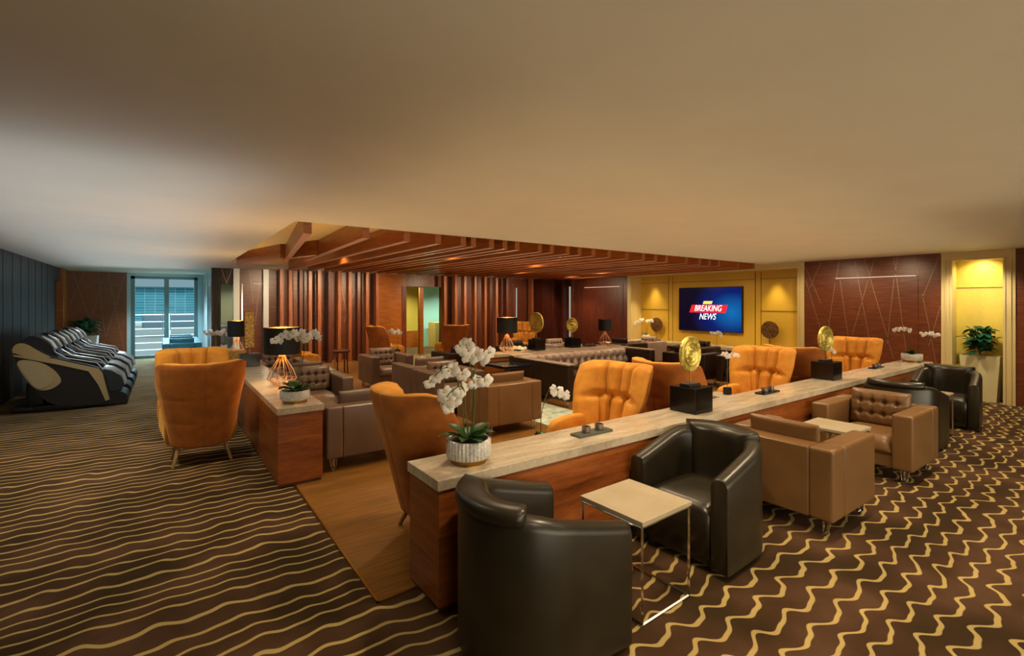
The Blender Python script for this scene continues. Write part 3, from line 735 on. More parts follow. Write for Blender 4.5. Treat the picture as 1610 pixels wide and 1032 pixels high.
def orchid(label, loc, r, h, leaves, stems, blossoms, bs=.04, potmat='white_pot', flute=.03, base=True, view=(-.65, -.75, .1), nopot=False, lscale=1, nleaf=6):
    t = thing('potted_orchid', label, 'plant', loc)
    if not nopot: pot(t, r, h, potmat, flute, base)
    rr = random.Random(int(loc[0]*100+loc[1]*37))
    for k in range(nleaf):
        bm = leafbm(r*(1.0+.5*rr.random())*lscale, (.034 if lscale > 1.2 else .028)*lscale, k*2*PI/nleaf+rr.random()*.5, .5+.5*rr.random(), .35, (0, 0, h-.02)); link('leaf', bm, 'leaf', t)
    for pts in stems:
        bm = B(); P_ = [Vector(p) for p in pts]; sm = []
        for i in range(len(P_)-1):
            a = P_[max(0, i-1)]; b_ = P_[i]; c = P_[i+1]; d = P_[min(len(P_)-1, i+2)]
            for q in range(5):
                f = q/5; sm.append(.5*((2*b_)+(-a+c)*f+(2*a-5*b_+4*c-d)*f*f+(-a+3*b_-3*c+d)*f**3))
        sm.append(P_[-1]); tube(bm, sm, .0035, 6); link('flower_stem', bm, 'stem', t)
    for (x, y, z) in blossoms:
        nv = Vector(view)+Vector((rr.uniform(-.4, .4), rr.uniform(-.4, .4), rr.uniform(-.3, .25)))
        b = link('blossom', blossom_bm(bs*rr.uniform(.9, 1.15), nv, rr.uniform(-.4, .4)), 'petal', t, auto=0, loc=(x, y, z))
        if bs > .033:
            bm = B(); bmesh.ops.create_icosphere(bm, subdivisions=1, radius=bs*.16); n_ = nv.normalized()*bs*.12; link('lip', bm, 'petal_c', b, loc=n_)
    return t
main = [(-.19, .14, .48), (-.16, .11, .51), (-.13, .09, .54), (-.08, .06, .56), (-.1, .07, .55), (-.03, .02, .53), (.03, -.02, .48), (.08, -.06, .49), (-.12, .09, .42), (-.13, .1, .36), (-.1, .07, .33), (-.1, .07, .37), (-.07, .05, .37), (-.06, .04, .41), (-.04, .03, .44), (-.04, .03, .70), (-.01, 0, .71), (-.02, .02, .64), (0, 0, .67), (.01, -.01, .62), (.04, -.03, .65), (.06, -.05, .62), (.1, -.07, .66), (.08, -.06, .64)]
orchid('large white orchid in a fluted white pot on the near end of the long counter', (1.50, 2.535, .735), .135, .14, 6,
       [[(-.02, .01, .12), (-.03, .02, .3), (-.04, .03, .5), (-.1, .07, .57), (-.16, .11, .53), (-.2, .15, .46)], [(0, 0, .12), (-.02, 0, .3), (-.03, .02, .45), (-.09, .06, .42), (-.13, .1, .34)], [(.02, -.01, .12), (.03, -.02, .35), (.03, -.02, .5), (.08, -.06, .5)], [(.01, 0, .12), (.03, -.01, .4), (0, 0, .62), (-.03, .03, .72)], [(.01, 0, .3), (.03, -.02, .55), (.08, -.05, .66), (.11, -.08, .66)]],
       main, .046, lscale=1.25, nleaf=9)
def spray(c, d, n, s, rr=random.Random(3)):
    c = Vector(c); d = Vector(d)
    return [tuple(c+d*(i/(n-1)-.5)+Vector((rr.uniform(-s, s), rr.uniform(-s, s), rr.uniform(-s, s)-.25*((i/(n-1)-.5)**2)*d.length))) for i in range(n)]
V = Vector((.81, -.58, 0))            # across the view
orchid('white orchid over a round grey pot on the near end of the left counter', (1.02, 5.02, .735), .135, .12, 5,
       [[(0, 0, .1), (.03, -.02, .3), (.05, -.03, .55), (-.03, .02, .68), (-.12, .08, .63)], [(.02, 0, .1), (.06, -.04, .4), (.1, -.07, .66)]],
       spray((.01, -.01, .64), V*.38, 20, .035), .046, flute=0, lscale=1.35, nleaf=9)
orchid('orchid with one arching stem on the low table between the first wing chairs', (2.58, 3.17, .51), .05, .08, 5,
       [[(0, 0, .05), (.01, 0, .24), (.05, -.03, .42), (.1, -.06, .47), (.16, -.1, .42)]], spray((.13, -.08, .43), V*.13+Vector((0, 0, -.07)), 14, .022), .03, 'black_mat', 0, False)
orchid('small orchid in front of the tufted chair under the wall screen', (5.68, 3.3, .56), .05, .08, 5,
       [[(0, 0, .05), (0, .0, .3), (.01, 0, .5)]], spray((.02, -.01, .49), V*.16, 10, .022), .032, 'black_mat', 0, False)
orchid('orchid behind the second black box on the long counter', (8.75, 3.3, .56), .05, .08, 5,
       [[(0, 0, .05), (.0, .0, .3), (.02, 0, .4)]], spray((-.05, .03, .40), V*.2+Vector((0, 0, -.12)), 12, .03), .036, 'black_mat', 0, False)
def bowl_orchid(label, loc):
    t = orchid(label, loc, .14, .13, 6, [[(0, 0, .1), (-.02, .02, .3), (-.08, .1, .52)], [(.02, -.02, .1), (.1, -.15, .3), (.12, -.2, .46)]],
           spray((-.08, .10, .53), V*.28, 12, .022)+spray((.1, -.2, .46), V*.26, 12, .022), .034, 'white_pot', 0, True, lscale=.9, nleaf=14); return t
bowl_orchid('two pale orchid sprays in a wide white bowl at the far right counter end', (9.87, 2.56, .735))
orchid('small white orchid on the stone ledge left of the wall screen', (11.5, 9.2, .6), .10, .15, 5, [[(0, 0, .1), (.0, .0, .4), (-.05, .2, .55)], [(0, 0, .1), (.03, -.05, .45), (0, -.12, .6)]],
       spray((-.0, .28, .55), (0, .25, -.1), 6, .03)+spray((0, -.12, .58), (0, -.2, 0), 7, .03), .05, 'planter_w', 0, False)
orchid('small orchid spray standing before the screen lower edge', (9.9, 6.0, .5), .06, .1, 5, [[(0, 0, .1), (0, 0, .4), (.02, 0, .5)]], spray((0, 0, .52), V*.22, 8, .025), .045, 'black_mat', 0, False)
tag(link('pedestal', box(9.8, 10.0, 5.9, 6.1, .008, .5, .005), 'black_mat', None, False), 'dark block under the small orchid spray before the screen', 'table')
orchid('small orchid on the far end of the middle counter beside the copper lamp', (5.68, 7.66, .74), .05, .03, 5, [], spray((0, 0, .06), V*.22, 14, .025), .035, 'black_mat', 0, False, nleaf=3, lscale=.6)
orchid('orchid on the low table before the pinkish tufted club chair', (3.95, 8.5, .46), .06, .08, 5, [[(0, 0, .05), (0, 0, .2)]], spray((0.04, -.03, .16), V*.14, 7, .03), .045, 'planter_w', 0, False)
orchid('pink-white orchid spray in front of the orange wood panel', (4.2, 10.2, .55), .06, .1, 5, [[(0, 0, .05), (0, 0, .4), (-.05, .02, .52)]], spray((-.05, .03, .5), V*.26+Vector((0, 0, -.06)), 9, .03), .05, 'black_mat', 0, False)
mk_table('low table under the pink-white orchid by the orange wood panel', (4.2, 10.2, Z1), .35, .35, .54, 'black_mat', 'black_mat')
orchid('white orchid spray at the far end of the left counter', (.98, 11.5, .735), .06, .1, 5, [[(0, 0, .05), (0, 0, .3), (-.1, .1, .36)]], spray((-.1, .07, .36), V*.55, 16, .035), .05, 'planter_w', 0, False)
# tall planter in the niche
t = thing('tall_planter', 'tall cream planter standing in the yellow wall niche', 'planter', (XR+.2, 2.03, 0))
bm = B()
v0 = []
for z, w in ((0, .165), (.765, .205), (.785, .205), (.785, .19), (.72, .185)):
    v0.append([bm.verts.new((sx*w*.85, sy*w*1.25, z)) for sx, sy in ((-1, -1), (1, -1), (1, 1), (-1, 1))])
for a, c in zip(v0, v0[1:]):
    for k in range(4): bm.faces.new((a[k], a[(k+1) % 4], c[(k+1) % 4], c[k]))
bm.faces.new(v0[0]); bm.faces.new(v0[-1]); link('planter_body', bm, 'planter', t, False)
def bush(label, loc, R, H, n, ll, lw, mat, name='leafy_plant', stems=5, seed=1):
    t = thing(name, label, 'plant', loc); rr = random.Random(seed)
    bm = B()
    for k in range(stems):
        a = rr.uniform(0, 2*PI); tube(bm, [(0, 0, 0), (R*.3*math.cos(a), R*.3*math.sin(a), H*.4), (R*.6*math.cos(a), R*.6*math.sin(a), H*.8)], .007, 6)
    link('stems', bm, 'stem', t)
    bm = B()
    for i in range(n):
        a = rr.uniform(0, 2*PI); el = rr.uniform(-.2, 1.2); z = H*rr.uniform(.1, .8); q = R*rr.uniform(.1, .75)*math.sin(PI*(.15+.75*z/H))
        merge(bm, leafbm(ll*rr.uniform(.7, 1.1), lw*rr.uniform(.8, 1.2), a, el, .4, (q*math.cos(a), q*math.sin(a), z)))
    f = link('foliage', bm, mat, t, auto=0); return t
bush('bushy broad-leaved green plant growing in the tall cream niche planter', (XR+.11, 2.03, .79), .24, .56, 120, .165, .05, 'leaf_dark', seed=4)
t = thing('square_planter', 'white square planter beside the massage chairs by the wooden wall', 'planter', (-1.78, 17.5, 0))
v0 = []; bm = B()
for z, w in ((0, .22), (.78, .27), (.78, .25), (.72, .25)):
    v0.append([bm.verts.new((sx*w, sy*w, z)) for sx, sy in ((-1, -1), (1, -1), (1, 1), (-1, 1))])
for a, c in zip(v0, v0[1:]):
    for k in range(4): bm.faces.new((a[k], a[(k+1) % 4], c[(k+1) % 4], c[k]))
bm.faces.new(v0[0]); bm.faces.new(v0[-1]); link('planter_body', bm, 'planter_w', t, False)
bush('spiky dark green plant in the white square planter at far left', (-1.78, 17.45, .80), .34, .5, 130, .24, .04, 'leaf_dark', seed=9)

# ------------------------------------------------------------------ ornaments on the counters
def disc_sculpture(label, loc, rz, R=.155, bw=.26, bh=.22, zc=.505, mat='gold_leaf'):
    t = thing('disc_sculpture', label, 'sculpture', loc); 
    link('black_box', box(-bw/2, bw/2, -bw/2, bw/2, 0, bh, .004), 'black_lac', t, False)
    link('stand', box(-.085, .085, -.04, .06, bh, bh+.025, .003), 'black_mat', t, False)
    bm = B(); tube(bm, [(0, .01, bh+.02), (0, .01, zc-R+.02)], .006, 8); link('rod', bm, 'brass', t)
    bm = B(); n = 72; rings = []
    prof = [(.0, .02), (.012, .021), (.014, .002), (.022, .003), (.035, .018)]+[(R*k/14, .014+.008*math.sin(k*2.3)+.004*math.sin(k*5.1)) for k in range(4, 13)]+[(R*.93, .022), (R*.99, .016), (R, 0), (R*.99, -.014), (0, -.014)]
    lathe(bm, prof, n=n)
    for v in bm.verts:
        r = math.hypot(v.co.x, v.co.y)
        if .03 < r < R*.9 and v.co.z > 0: v.co.z += .006*noise.noise(Vector((v.co.x*40, v.co.y*40, 0)))
    o = link('disc', bm, mat, t, auto=60, loc=(0, .01, zc), rot=(PI/2, 0, rz)); o.scale = (1, 1.03, 1)
    return t
disc_sculpture('largest gold disc sculpture on a black box, on the long counter', (3.81, 2.555, .735), .04)
disc_sculpture('gold disc sculpture on a black box near the far right counter end', (6.80, 2.625, .735), -.12)
disc_sculpture('left gold disc sculpture of the pair on the middle counter', (6.12, 7.64, .735), -1.5, .20, .25, .22, .56)
disc_sculpture('right, smaller gold disc of the pair on the middle counter', (7.12, 7.66, .735), -1.5, .155, .25, .2, .48)
t = thing('plaque_sculpture', 'tall rectangular carved gold plaque on a black box, on the left counter', 'sculpture', (1.04, 8.3, .735))
link('black_box', box(-.13, .13, -.13, .13, 0, .19, .004), 'black_lac', t, False)
bm = B(); tube(bm, [(0, 0, .19), (0, 0, .3)], .01, 8); link('rod', bm, 'copper', t)
link('gold_plaque', box(-.07, .07, -.025, .025, .27, .83, .02, 3), 'gold_warm', t)
tag(link('carved_block', box(.86, 1.1, 9.15, 9.4, .735, .90, .01), 'gold_warm', None, False), 'gold textured block beside the black box on the left counter', 'ornament')
def tray(label, loc, hl):
    t = tag(link('tray', box(-.17, .17, -.05, .05, 0, .018, .003), 'black_lac' if 'far' in hl else plain('slate_tray', '#4d4f45', .35), None, False, loc=loc), label, 'tray')
    for i, x in enumerate((-.06, .075)):
        bm = B(); lathe(bm, [(0, .0), (.03, 0), (.032, .005), (.032, .045), (.026, .045), (.024, .012), (0, .012)], n=24)
        tag(link('candle_holder', bm, 'candle_metal', None, loc=(loc[0]+x, loc[1], loc[2]+.018)), ('left' if i == 0 else 'right')+' small silver candle holder on the '+hl, 'candle holder')
tray('dark stone tray nearest the white orchid pot on the long counter', (2.55, 2.535, .735), 'tray nearest the orchid pot')
tray('black tray in the middle of the long counter between the gold discs', (5.22, 2.58, .735), 'middle counter tray, far from the orchid pot')
tray('black tray at the far end of the long counter before the white bowl', (8.5, 2.62, .735), 'far counter tray before the white bowl')
tray('small black tray beside the copper lamp at the right end of the middle counter', (7.6, 7.62, .735), 'far tray on the middle counter')
def lamp(label, loc, cr, ch, sr, sz0, sz1, on=True):
    t = thing('table_lamp', label, 'lamp', loc)
    bm = B(); K = 12
    prof = [(.25, 0), (1, .22), (.72, .55), (.3, .88), (.2, 1)]
    for k in range(K):
        a = 2*PI*k/K; a2 = a+PI/K
        tube(bm, [(cr*r_*math.cos(a if i % 2 == 0 else a), cr*r_*math.sin(a), ch*z) for i, (r_, z) in enumerate(prof)], .004, 5)
        tube(bm, [(cr*math.cos(a), cr*math.sin(a), ch*.22), (cr*.45*math.cos(a2), cr*.45*math.sin(a2), 0.004), (cr*math.cos(a+2*PI/K), cr*math.sin(a+2*PI/K), ch*.22)], .0035, 5)
    for r_, z in ((.25, .01), (1, .22), (.2, 1)): tube(bm, [(cr*r_*math.cos(2*PI*k/24), cr*r_*math.sin(2*PI*k/24), ch*z) for k in range(24)], .0045, 5, closed=True)
    link('wire_base', bm, 'copper', t)
    bm = B(); tube(bm, [(0, 0, ch*.8), (0, 0, sz0+.06)], .012, 8); link('lamp_neck', bm, 'copper', t)
    bm = B(); n = 48
    ro = [[bm.verts.new((r_*math.cos(2*PI*k/n), r_*math.sin(2*PI*k/n), z)) for k in range(n)] for r_, z in ((sr, sz0), (sr, sz1), (sr-.006, sz1), (sr-.006, sz0))]
    for i in range(4):
        a, c = ro[i], ro[(i+1) % 4]
        for k in range(n): bm.faces.new((a[k], a[(k+1) % n], c[(k+1) % n], c[k]))
    s = link('lamp_shade', bm, 'shade', t, auto=30)
    bm = B(); lathe(bm, [(sr-.008, sz0+.005), (sr-.008, sz1-.005)], n=48); 
    for f in [f for f in bm.faces if len(f.verts) > 6]: bm.faces.remove(f)
    link('shade_lining', bm, 'brass', s)
    bm = B(); bmesh.ops.create_icosphere(bm, subdivisions=2, radius=.03); link('bulb', bm, 'bulb', t, loc=(0, 0, (sz0+sz1)/2))
    if on:
        ld = bpy.data.lights.new('lamp_light', 'POINT'); ld.energy = 14; ld.color = (1, .62, .25); ld.shadow_soft_size = .04
        lo = bpy.data.objects.new('lamp_light', ld); COL.objects.link(lo); lo.location = (loc[0], loc[1], loc[2]+(sz0+sz1)/2+.06)
    return t
lamp('large black drum lamp on a copper wire base at the left counter', (1.10, 6.1, .743), .16, .34, .195, .365, .67)
lamp('black drum lamp behind the gold plaque on the left counter', (1.08, 10.2, .743), .12, .28, .16, .33, .62)
lamp('black drum lamp with glowing rim left on the middle counter', (5.38, 7.64, .743), .15, .33, .20, .37, .67)
lamp('dark drum lamp on a copper wire base at the right end of the middle counter', (8.1, 7.64, .743), .15, .28, .15, .32, .58, False)

# ------------------------------------------------------------------ wall screen
YC, ZC = 7.34, 1.52
scm, nt, b_ = newmat('screen_picture')
v = coords(nt, (1, 1, 1)); g = N(nt, 'ShaderNodeTexGradient', gradient_type='SPHERICAL')
mp = N(nt, 'ShaderNodeMapping'); mp.inputs['Location'].default_value = (0, .55, .08); mp.inputs['Scale'].default_value = (.0, .85, 1.05)
tc = N(nt, 'ShaderNodeTexCoord'); L(nt, tc.outputs['Object'], mp.inputs['Vector']); L(nt, mp.outputs[0], g.inputs['Vector'])
cr = ramp(nt, g.outputs['Fac'], [(0, rgb('#020418')), (.45, rgb('#04175a')), (1, rgb('#0a5fa0'))])
setp(b_, Base_Color=(0, 0, 0, 1), Roughness=.2, Emission_Strength=.55); L(nt, cr, b_.inputs['Emission Color'])
tv = thing('wall_screen', 'large wall-mounted screen showing BREAKING NEWS in the yellow recess', 'television', (XB-.05, YC, ZC))
link('bezel', box(-.02, .05, -.915, .915, -.59, .59, .006), 'black_mat', tv, False)
link('screen', box(-.024, -.019, -.90, .90, -.575, .575), scm, tv, False)
def text(s, size, y, z, mat, par, x=-.028, name='lettering', shear=.25, ex=.002, sx_=.74):
    cu = bpy.data.curves.new('t', 'FONT'); cu.body = s; cu.size = size; cu.extrude = ex; cu.align_x = 'CENTER'; cu.align_y = 'CENTER'; cu.shear = shear
    o = bpy.data.objects.new('t', cu); COL.objects.link(o); dg = bpy.context.evaluated_depsgraph_get()
    me = bpy.data.meshes.new_from_object(o.evaluated_get(dg)); bpy.data.objects.remove(o)
    me.materials.clear(); me.materials.append(mat)
    t = bpy.data.objects.new(name, me); COL.objects.link(t); t.parent = par; t.location = (x, y, z); t.rotation_euler = (PI/2, 0, -PI/2); t.scale = (sx_, 1, 1); return t
wh = emit('screen_white', '#e8e4ec', .75); rd = emit('screen_red', '#c01820', .7); yl = emit('screen_yellow', '#d8c860', .6)
bm = B(); prism(bm, smoothpoly([(.58, -.09), (-.48, -.09), (-.54, .12), (.50, .12)], 0), 0, -.0265, -.024); link('red_banner', bm, rd, tv, False)
bm = B(); prism(bm, [(.17, .14), (-.09, .14), (-.12, .22), (.14, .22)], 0, -.0265, -.024); link('yellow_tab', bm, yl, tv, False)
text('BREAKING', .225, .03, .022, wh, tv, shear=.3); text('NEWS', .235, .04, -.20, wh, tv, shear=.3)
# bronze discs standing on the ledge
for lb, y in (('left bronze disc on the recess ledge beside the orchid', 8.98), ('right bronze disc on the recess ledge below the spotlit panel', 5.72)):
    t = thing('disc_ornament', lb, 'ornament', (XB-.12, y, .6))
    bm = B(); lathe(bm, [(0, .012), (.05, .016), (.1, .01), (.17, .018), (.205, .012), (.21, 0), (.2, -.012), (0, -.012)], n=48); link('disc', bm, 'bronze', t, loc=(0, 0, .45), rot=(0, -PI/2, 0))
    bm = B(); tube(bm, [(0, 0, .02), (0, 0, .26)], .012, 8); box(-.06, .06, -.1, .1, 0, .02, bm=bm); link('stand', bm, 'brass', t)
tag(link('remote_box', box(XB-.42, XB-.32, 8.7, 8.98, .6, .63, .004), 'black_mat', None, False), 'flat dark box on the recess ledge beside the left bronze disc', 'box')

# ------------------------------------------------------------------ massage chairs
def mk_massage(label, loc):
    t = thing('massage_chair', label, 'massage chair', loc); W = .78
    OUT = smoothpoly([(.0, .92), (.0, 1.02), (.06, 1.09), (.16, 1.11), (.3, .98), (.45, .84), (.62, .78), (.98, .66), (1.04, .56), (1.10, .36), (1.12, .1), (1.0, .05), (.45, .08), (.25, .32), (.08, .66)], 2)
    for y0, y1 in ((-W/2, -W/2+.12), (W/2-.12, W/2)):
        bm = B(); prism(bm, OUT, 1, y0, y1); link('side_panel', bm, 'mc_dark', t, auto=50)
    for s, y0, y1 in ((-1, -W/2-.012, -W/2+.03), (1, W/2-.03, W/2+.012)):
        bm = B(); prism(bm, smoothpoly([(-.0, .92), (.0, 1.03), (.06, 1.09), (.15, 1.075), (.29, .95), (.47, .82)], 1), 1, y0, y1); link('shell_trim', bm, 'mc_beige', t, auto=50)
        bm = B(); prism(bm, [(.0, .915), (.45, .83), (.62, .765), (.98, .635), (1.03, .56), (.99, .55), (.86, .60), (.51, .73), (.02, .89)], 1, y0-.004*0, y1); link('shell_trim', bm, 'mc_beige', t, auto=50)
        bm = B(); prism(bm, [(.86, .60), (1.03, .56), (1.12, .12), (1.07, .1), (.98, .37)], 1, y0, y1); link('shell_trim', bm, 'mc_beige', t, auto=50)
        bm = B(); prism(bm, smoothpoly([(.02, .85), (.29, .8), (.45, .67), (.54, .51), (.53, .43), (.40, .34), (.25, .36), (.10, .61)], 2), 1, y0, y1); link('shell_trim', bm, 'mc_beige', t, auto=50)
        yy = (y0-.008, y0) if s < 0 else (y1, y1+.008)
        bm = B(); prism(bm, smoothpoly([(.03, .83), (.25, .77), (.38, .65), (.44, .52), (.43, .45), (.34, .38), (.25, .38), (.12, .62)], 2), 1, *yy); link('side_inset', bm, plain('pale_inset', '#b3a47c', .35), t, auto=50)
    # bed between the sides
    bm = B(); prism(bm, smoothpoly([(.03, .8), (.06, 1.1), (.16, 1.20), (.30, 1.15), (.42, .98), (.5, .8), (.62, .68), (.95, .6), (1.02, .5), (1.0, .2), (.4, .2)], 2), 1, -W/2+.12, W/2-.12); link('padded_bed', bm, 'mc_pad', t, auto=50)
    bm = B(); prism(bm, smoothpoly([(.22, 1.14), (.34, 1.1), (.44, .92), (.48, .84), (.40, .88), (.30, 1.02)], 2), 1, -.17, .17); 
    for v in bm.verts: v.co.x += .03; v.co.z += .015
    link('head_pillow', bm, 'mc_pad', t)
    for s in (-1, 1):
        bm = B(); tube(bm, [(.30, s*.23, 1.17), (.40, s*.235, 1.08), (.45, s*.24, .98), (.43, s*.24, .93)], .025, 8, rad=[.012, .03, .03, .012]); link('silver_accent', bm, 'mc_light', t)
        bm = B(); tube(bm, [(.45, s*.285, .93), (.58, s*.285, .82), (.95, s*.285, .72), (1.03, s*.285, .6)], .008, 6); link('silver_piping', bm, 'mc_light', t)
    for i, yy in enumerate((-.14, .14)):
        bm = B(); prism(bm, smoothpoly([(1.0, .60), (1.12, .58), (1.26, .48), (1.3, .3), (1.2, .22), (1.0, .25)], 2), 1, yy-.12, yy+.12); link('leg_well', bm, plain('grey_green_pad', '#232a26', .65), t, auto=50)
        for q in (-.11, 0, .11):
            bm = B(); tube(bm, [(1.02, yy+q, .62), (1.13, yy+q, .59), (1.27, yy+q, .48), (1.31, yy+q, .32)], .005, 6); link('silver_piping', bm, 'mc_light', t)
    bm = B(); prism(bm, smoothpoly([(1.05, .03), (1.05, .2), (1.2, .24), (1.34, .18), (1.35, .05), (1.3, .01)], 2), 1, -.3, .3); link('footrest', bm, 'mc_dark', t, auto=50)
    bm = B(); box(.2, 1.2, -.3, .3, 0, .1, .03, bm=bm); box(-.05, .3, -.22, .22, 0, .08, .03, bm=bm); box(.1, .3, -.15, .15, .05, .45, .03, bm=bm); link('base', bm, 'mc_dark', t)
    return t
mc = mk_massage('nearest massage chair in the row, black with beige side panels', (-1.86, 10.62, 0))
for y, lb in ((11.62, 'second massage chair from the camera in the row along the left wall'), (12.62, 'third massage chair from the camera along the left wall'), (13.62, 'farthest massage chair in the row, nearest the white planter')):
    dup(mc, (-1.86, y, 0), 0, lb)

# kitchen corner seen past the white posts
tag(link('service_counter', box(1.2, 2.0, 15.6, 16.2, 0, 1.05, .01), plain('grey_steel', '#8d9499', .35, .5), None, False), 'grey service counter glimpsed through the opening behind the lamps', 'counter')
bm = B()
lathe(bm, [(0, 0), (.12, 0), (.14, .04), (0, .04)], n=20)
tag(link('serving_dish', bm, 'chrome', None, loc=(1.55, 15.9, 1.05)), 'round metal dish on the grey service counter', 'dish')

# ------------------------------------------------------------------ outside the glass door
struct(sbox('ground', -30, 40, 18.6, 70, -1.0, -.5, 'white')).data.materials[0] = plain('pale_paving', '#a9a5a0', .8)
fm, nt, b_ = newmat('facade_glazing'); br = N(nt, 'ShaderNodeTexBrick', Scale=1.0, offset=0.0); br.inputs['Brick Width'].default_value = .8; br.inputs['Row Height'].default_value = .26; br.inputs['Mortar Size'].default_value = .03
br.inputs['Color1'].default_value = rgb('#3f8496'); br.inputs['Color2'].default_value = rgb('#5798a6'); br.inputs['Mortar'].default_value = rgb('#8ab4ba')
mp = N(nt, 'ShaderNodeMapping'); mp.inputs['Rotation'].default_value = (PI/2, 0, 0); tc = N(nt, 'ShaderNodeTexCoord'); L(nt, tc.outputs['Object'], mp.inputs['Vector']); L(nt, mp.outputs[0], br.inputs['Vector']); L(nt, br.outputs['Color'], b_.inputs['Base Color']); setp(b_, Roughness=.9, Specular_IOR_Level=0)
t = thing('office_building', 'teal glazed building with curved roof seen through the glass door', 'building', (0, 58, -.5))
bm = B(); box(-16, 16, 0, 12, 0, 3.7, bm=bm); link('glazed_wall', bm, fm, t, False)
bm = B(); prism(bm, [(-16.5, 3.7)]+[(-16.5+33*i/40, 3.72+1.0*max(0, math.sin(PI*min(1, max(0, (i-10)/26))))**.6) for i in range(41)]+[(16.5, 3.7)], 1, -.6, 12); link('roof', bm, plain('grey_roof', '#8f9aa0', .6), t, False)
link('base_wall', box(-16.2, 16.2, -.4, 0, 0, .35), 'white', t, False)
t = thing('balcony_railing', 'white horizontal railing outside the glass door', 'railing', (0, 21.5, -.5))
for z in (.5, .75, 1.0, 1.25, 1.5, 1.75):
    link('rail', box(-3, 3, -.02, .02, z, z+.03), 'white', t, False)
for x in (-2.5, -1.2, .1, 1.4): link('post', box(x, x+.05, -.03, .03, 0, 1.8), 'white', t, False)
tag(link('parked_van', box(-1.2, 1.6, 38, 40, .0, 1.0, .2, 3), plain('grey_car', '#70808c', .4), None, True), 'grey vehicle parked beyond the railing outside', 'vehicle')

# ------------------------------------------------------------------ world and lights
w = bpy.data.worlds.new('World'); sc.world = w; w.use_nodes = True
bg = w.node_tree.nodes['Background']; bg.inputs[0].default_value = (.78, .93, 1, 1); bg.inputs[1].default_value = .33
def area(loc, sx, sy, e, col, rot=(0, 0, 0), spread=PI):
    ld = bpy.data.lights.new('area_light', 'AREA'); ld.shape = 'RECTANGLE'; ld.size = sx; ld.size_y = sy; ld.energy = e; ld.color = col; ld.spread = spread
    o = bpy.data.objects.new('area_light', ld); COL.objects.link(o); o.location = loc; o.rotation_euler = rot; return o
def spot(loc, e, col=(1, .78, .5), ang=110, blend=.8, rot=(0, 0, 0), size=.05):
    ld = bpy.data.lights.new('spot_light', 'SPOT'); ld.energy = e; ld.color = col; ld.spot_size = math.radians(ang); ld.spot_blend = blend; ld.shadow_soft_size = size
    o = bpy.data.objects.new('spot_light', ld); COL.objects.link(o); o.location = loc; o.rotation_euler = rot; return o
WARM = (1, .70, .38)
# unseen up-facing area lights added to brighten the ceiling
area((6.0, 6.0, 2.0), 9.5, 9.0, 34, (1, .82, .50), (PI, 0, 0))
area((-.6, 9.6, 2.0), 2.2, 12, 27, (.72, .85, 1), (PI, 0, 0))
area((2.6, -.6, 2.05), 7, 4, 7, (1, .86, .62), (PI, 0, 0))
# wide soft fill added behind the camera, no lamp stands there
area((3.6, -2.9, 1.3), 9, 1.6, 48, (1, .86, .62), (math.radians(78), 0, 0), PI*.7)
# downlights, with added fill spots among them
for x in (2.2, 3.6, 5.0, 6.4, 7.9, 9.6):
    for y in (3.2, 4.6): spot((x, y, 2.56), 40)
for x in (2.0, 4.0, 6.0, 8.0, 10.0): spot((x, 1.4, 2.56), 50)
for x in (1.0, 2.7, 5.0): spot((x, .3, 2.56), 26)
for x in (2.68, 4.42, 6.38, 8.58, 10.6):
    for y in (6.6, 9.0, 11.4): spot((x, y, 2.455), 48)
for x, y in ((2.68, 9.6), (4.05, 7.6), (6.38, 8.2), (7.56, 10.2), (9.3, 9.0)): spot((x, y, 2.69), 12, (1, .78, .4), 150)
for x in (2.4, 3.6, 4.9, 7.4, 8.9, 10.3): spot((x, 12.4, 2.45), 75, (1, .78, .48), 110, .9, (math.radians(52), 0, 0))  # fill added to brighten the fins and back wall
spot((9.6, 11.0, 2.4), 70, (1, .78, .48), 110, .9, (0, math.radians(-52), 0))
for y in (9.1, 5.6): spot((XB-.17, y, 2.44), 42, (1, .84, .42), 78, .7, (0, math.radians(12), 0))
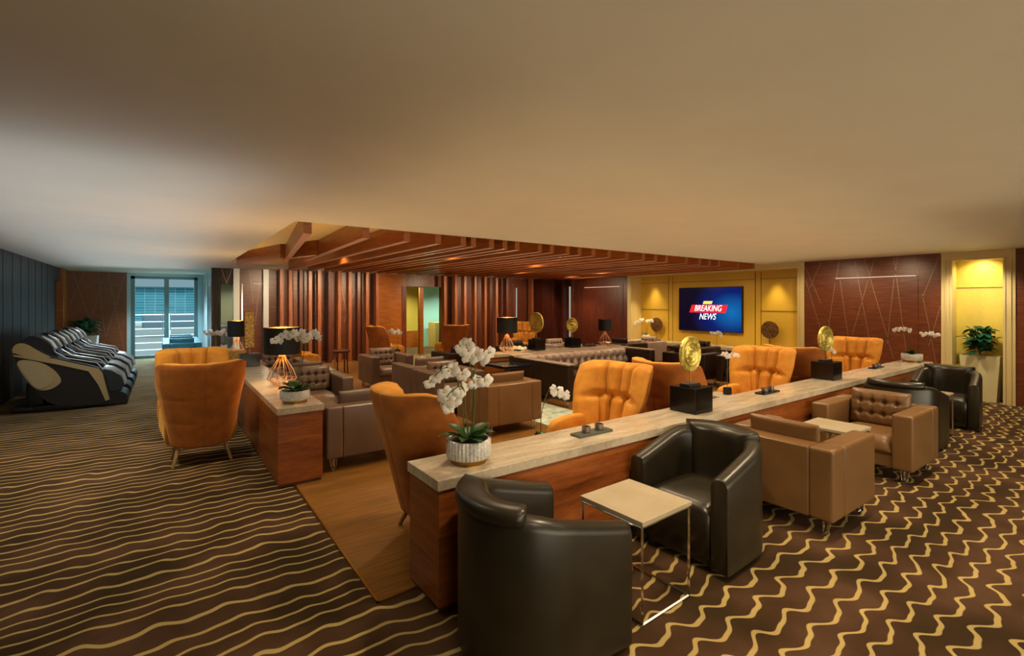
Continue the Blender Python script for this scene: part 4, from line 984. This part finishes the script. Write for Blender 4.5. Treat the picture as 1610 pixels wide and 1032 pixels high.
for y in (9.2, 7.9, 6.6, 5.4): spot((XR-.9, y, 2.40), 12, (1, .80, .42), 120, .9, (0, math.radians(-35), 0))
spot((XR+.22, 2.05, 2.5), 12, (1, .92, .55), 150)
spot((XR-.7, 2.05, 2.4), 36, (1, .88, .6), 100, .9, (0, math.radians(-35), 0))
for y in (3.2, 4.2): spot((XR-1.2, y, 2.52), 26, (1, .8, .5), 110, .9, (0, math.radians(-40), 0))
for x, y, e in ((0, 17.0, 110), (-.3, 14.6, 90), (-.2, 12.2, 60), (-.3, 9.6, 45)): spot((x, y, 2.56), e, (.72, .88, 1), 120)  # cool fill added overhead in place of daylight through the door
for p in ((-.6, 5.4, 40), (-1.2, 7.2, 55), (.2, 7.0, 25), (.1, 3.2, 16)): spot((p[0], p[1], 2.56), p[2], (1, .86, .62))
spot((7.2, 16, 2.5), 90, (1, .95, .7), 140); spot((9.2, 15.9, 2.5), 80, (.8, 1, .95), 140); spot((1.6, 15.6, 2.5), 40, (1, .95, .85), 140)
# daylight from the door
area((0, 20.4, 4.2), 5, 2.5, 900, (.66, .88, 1), (-math.radians(48), 0, 0))
sd = bpy.data.lights.new('sun', 'SUN'); sd.energy = .8; sd.color = (.85, .95, 1); sd.angle = .3
so = bpy.data.objects.new('sun', sd); COL.objects.link(so); so.rotation_euler = (math.radians(50), 0, math.radians(25))

# ------------------------------------------------------------------ camera
cam = bpy.data.cameras.new('camera'); co = bpy.data.objects.new('camera', cam); COL.objects.link(co)
cam.sensor_fit = 'HORIZONTAL'; cam.sensor_width = 36; cam.lens = 36*757/1610; cam.shift_y = -40/1610; cam.clip_end = 300; cam.clip_start = .05
co.location = (0, 0, 1.7); co.rotation_euler = (PI/2, 0, math.radians(54.25-90)); sc.camera = co
sc.view_settings.view_transform = 'Standard'; sc.view_settings.look = 'None'; sc.view_settings.gamma = 1; sc.view_settings.exposure = 1.35; sc.view_settings.use_curve_mapping = False
sc.cycles.use_denoising = True
sc.cycles.max_bounces = 6; sc.cycles.diffuse_bounces = 4
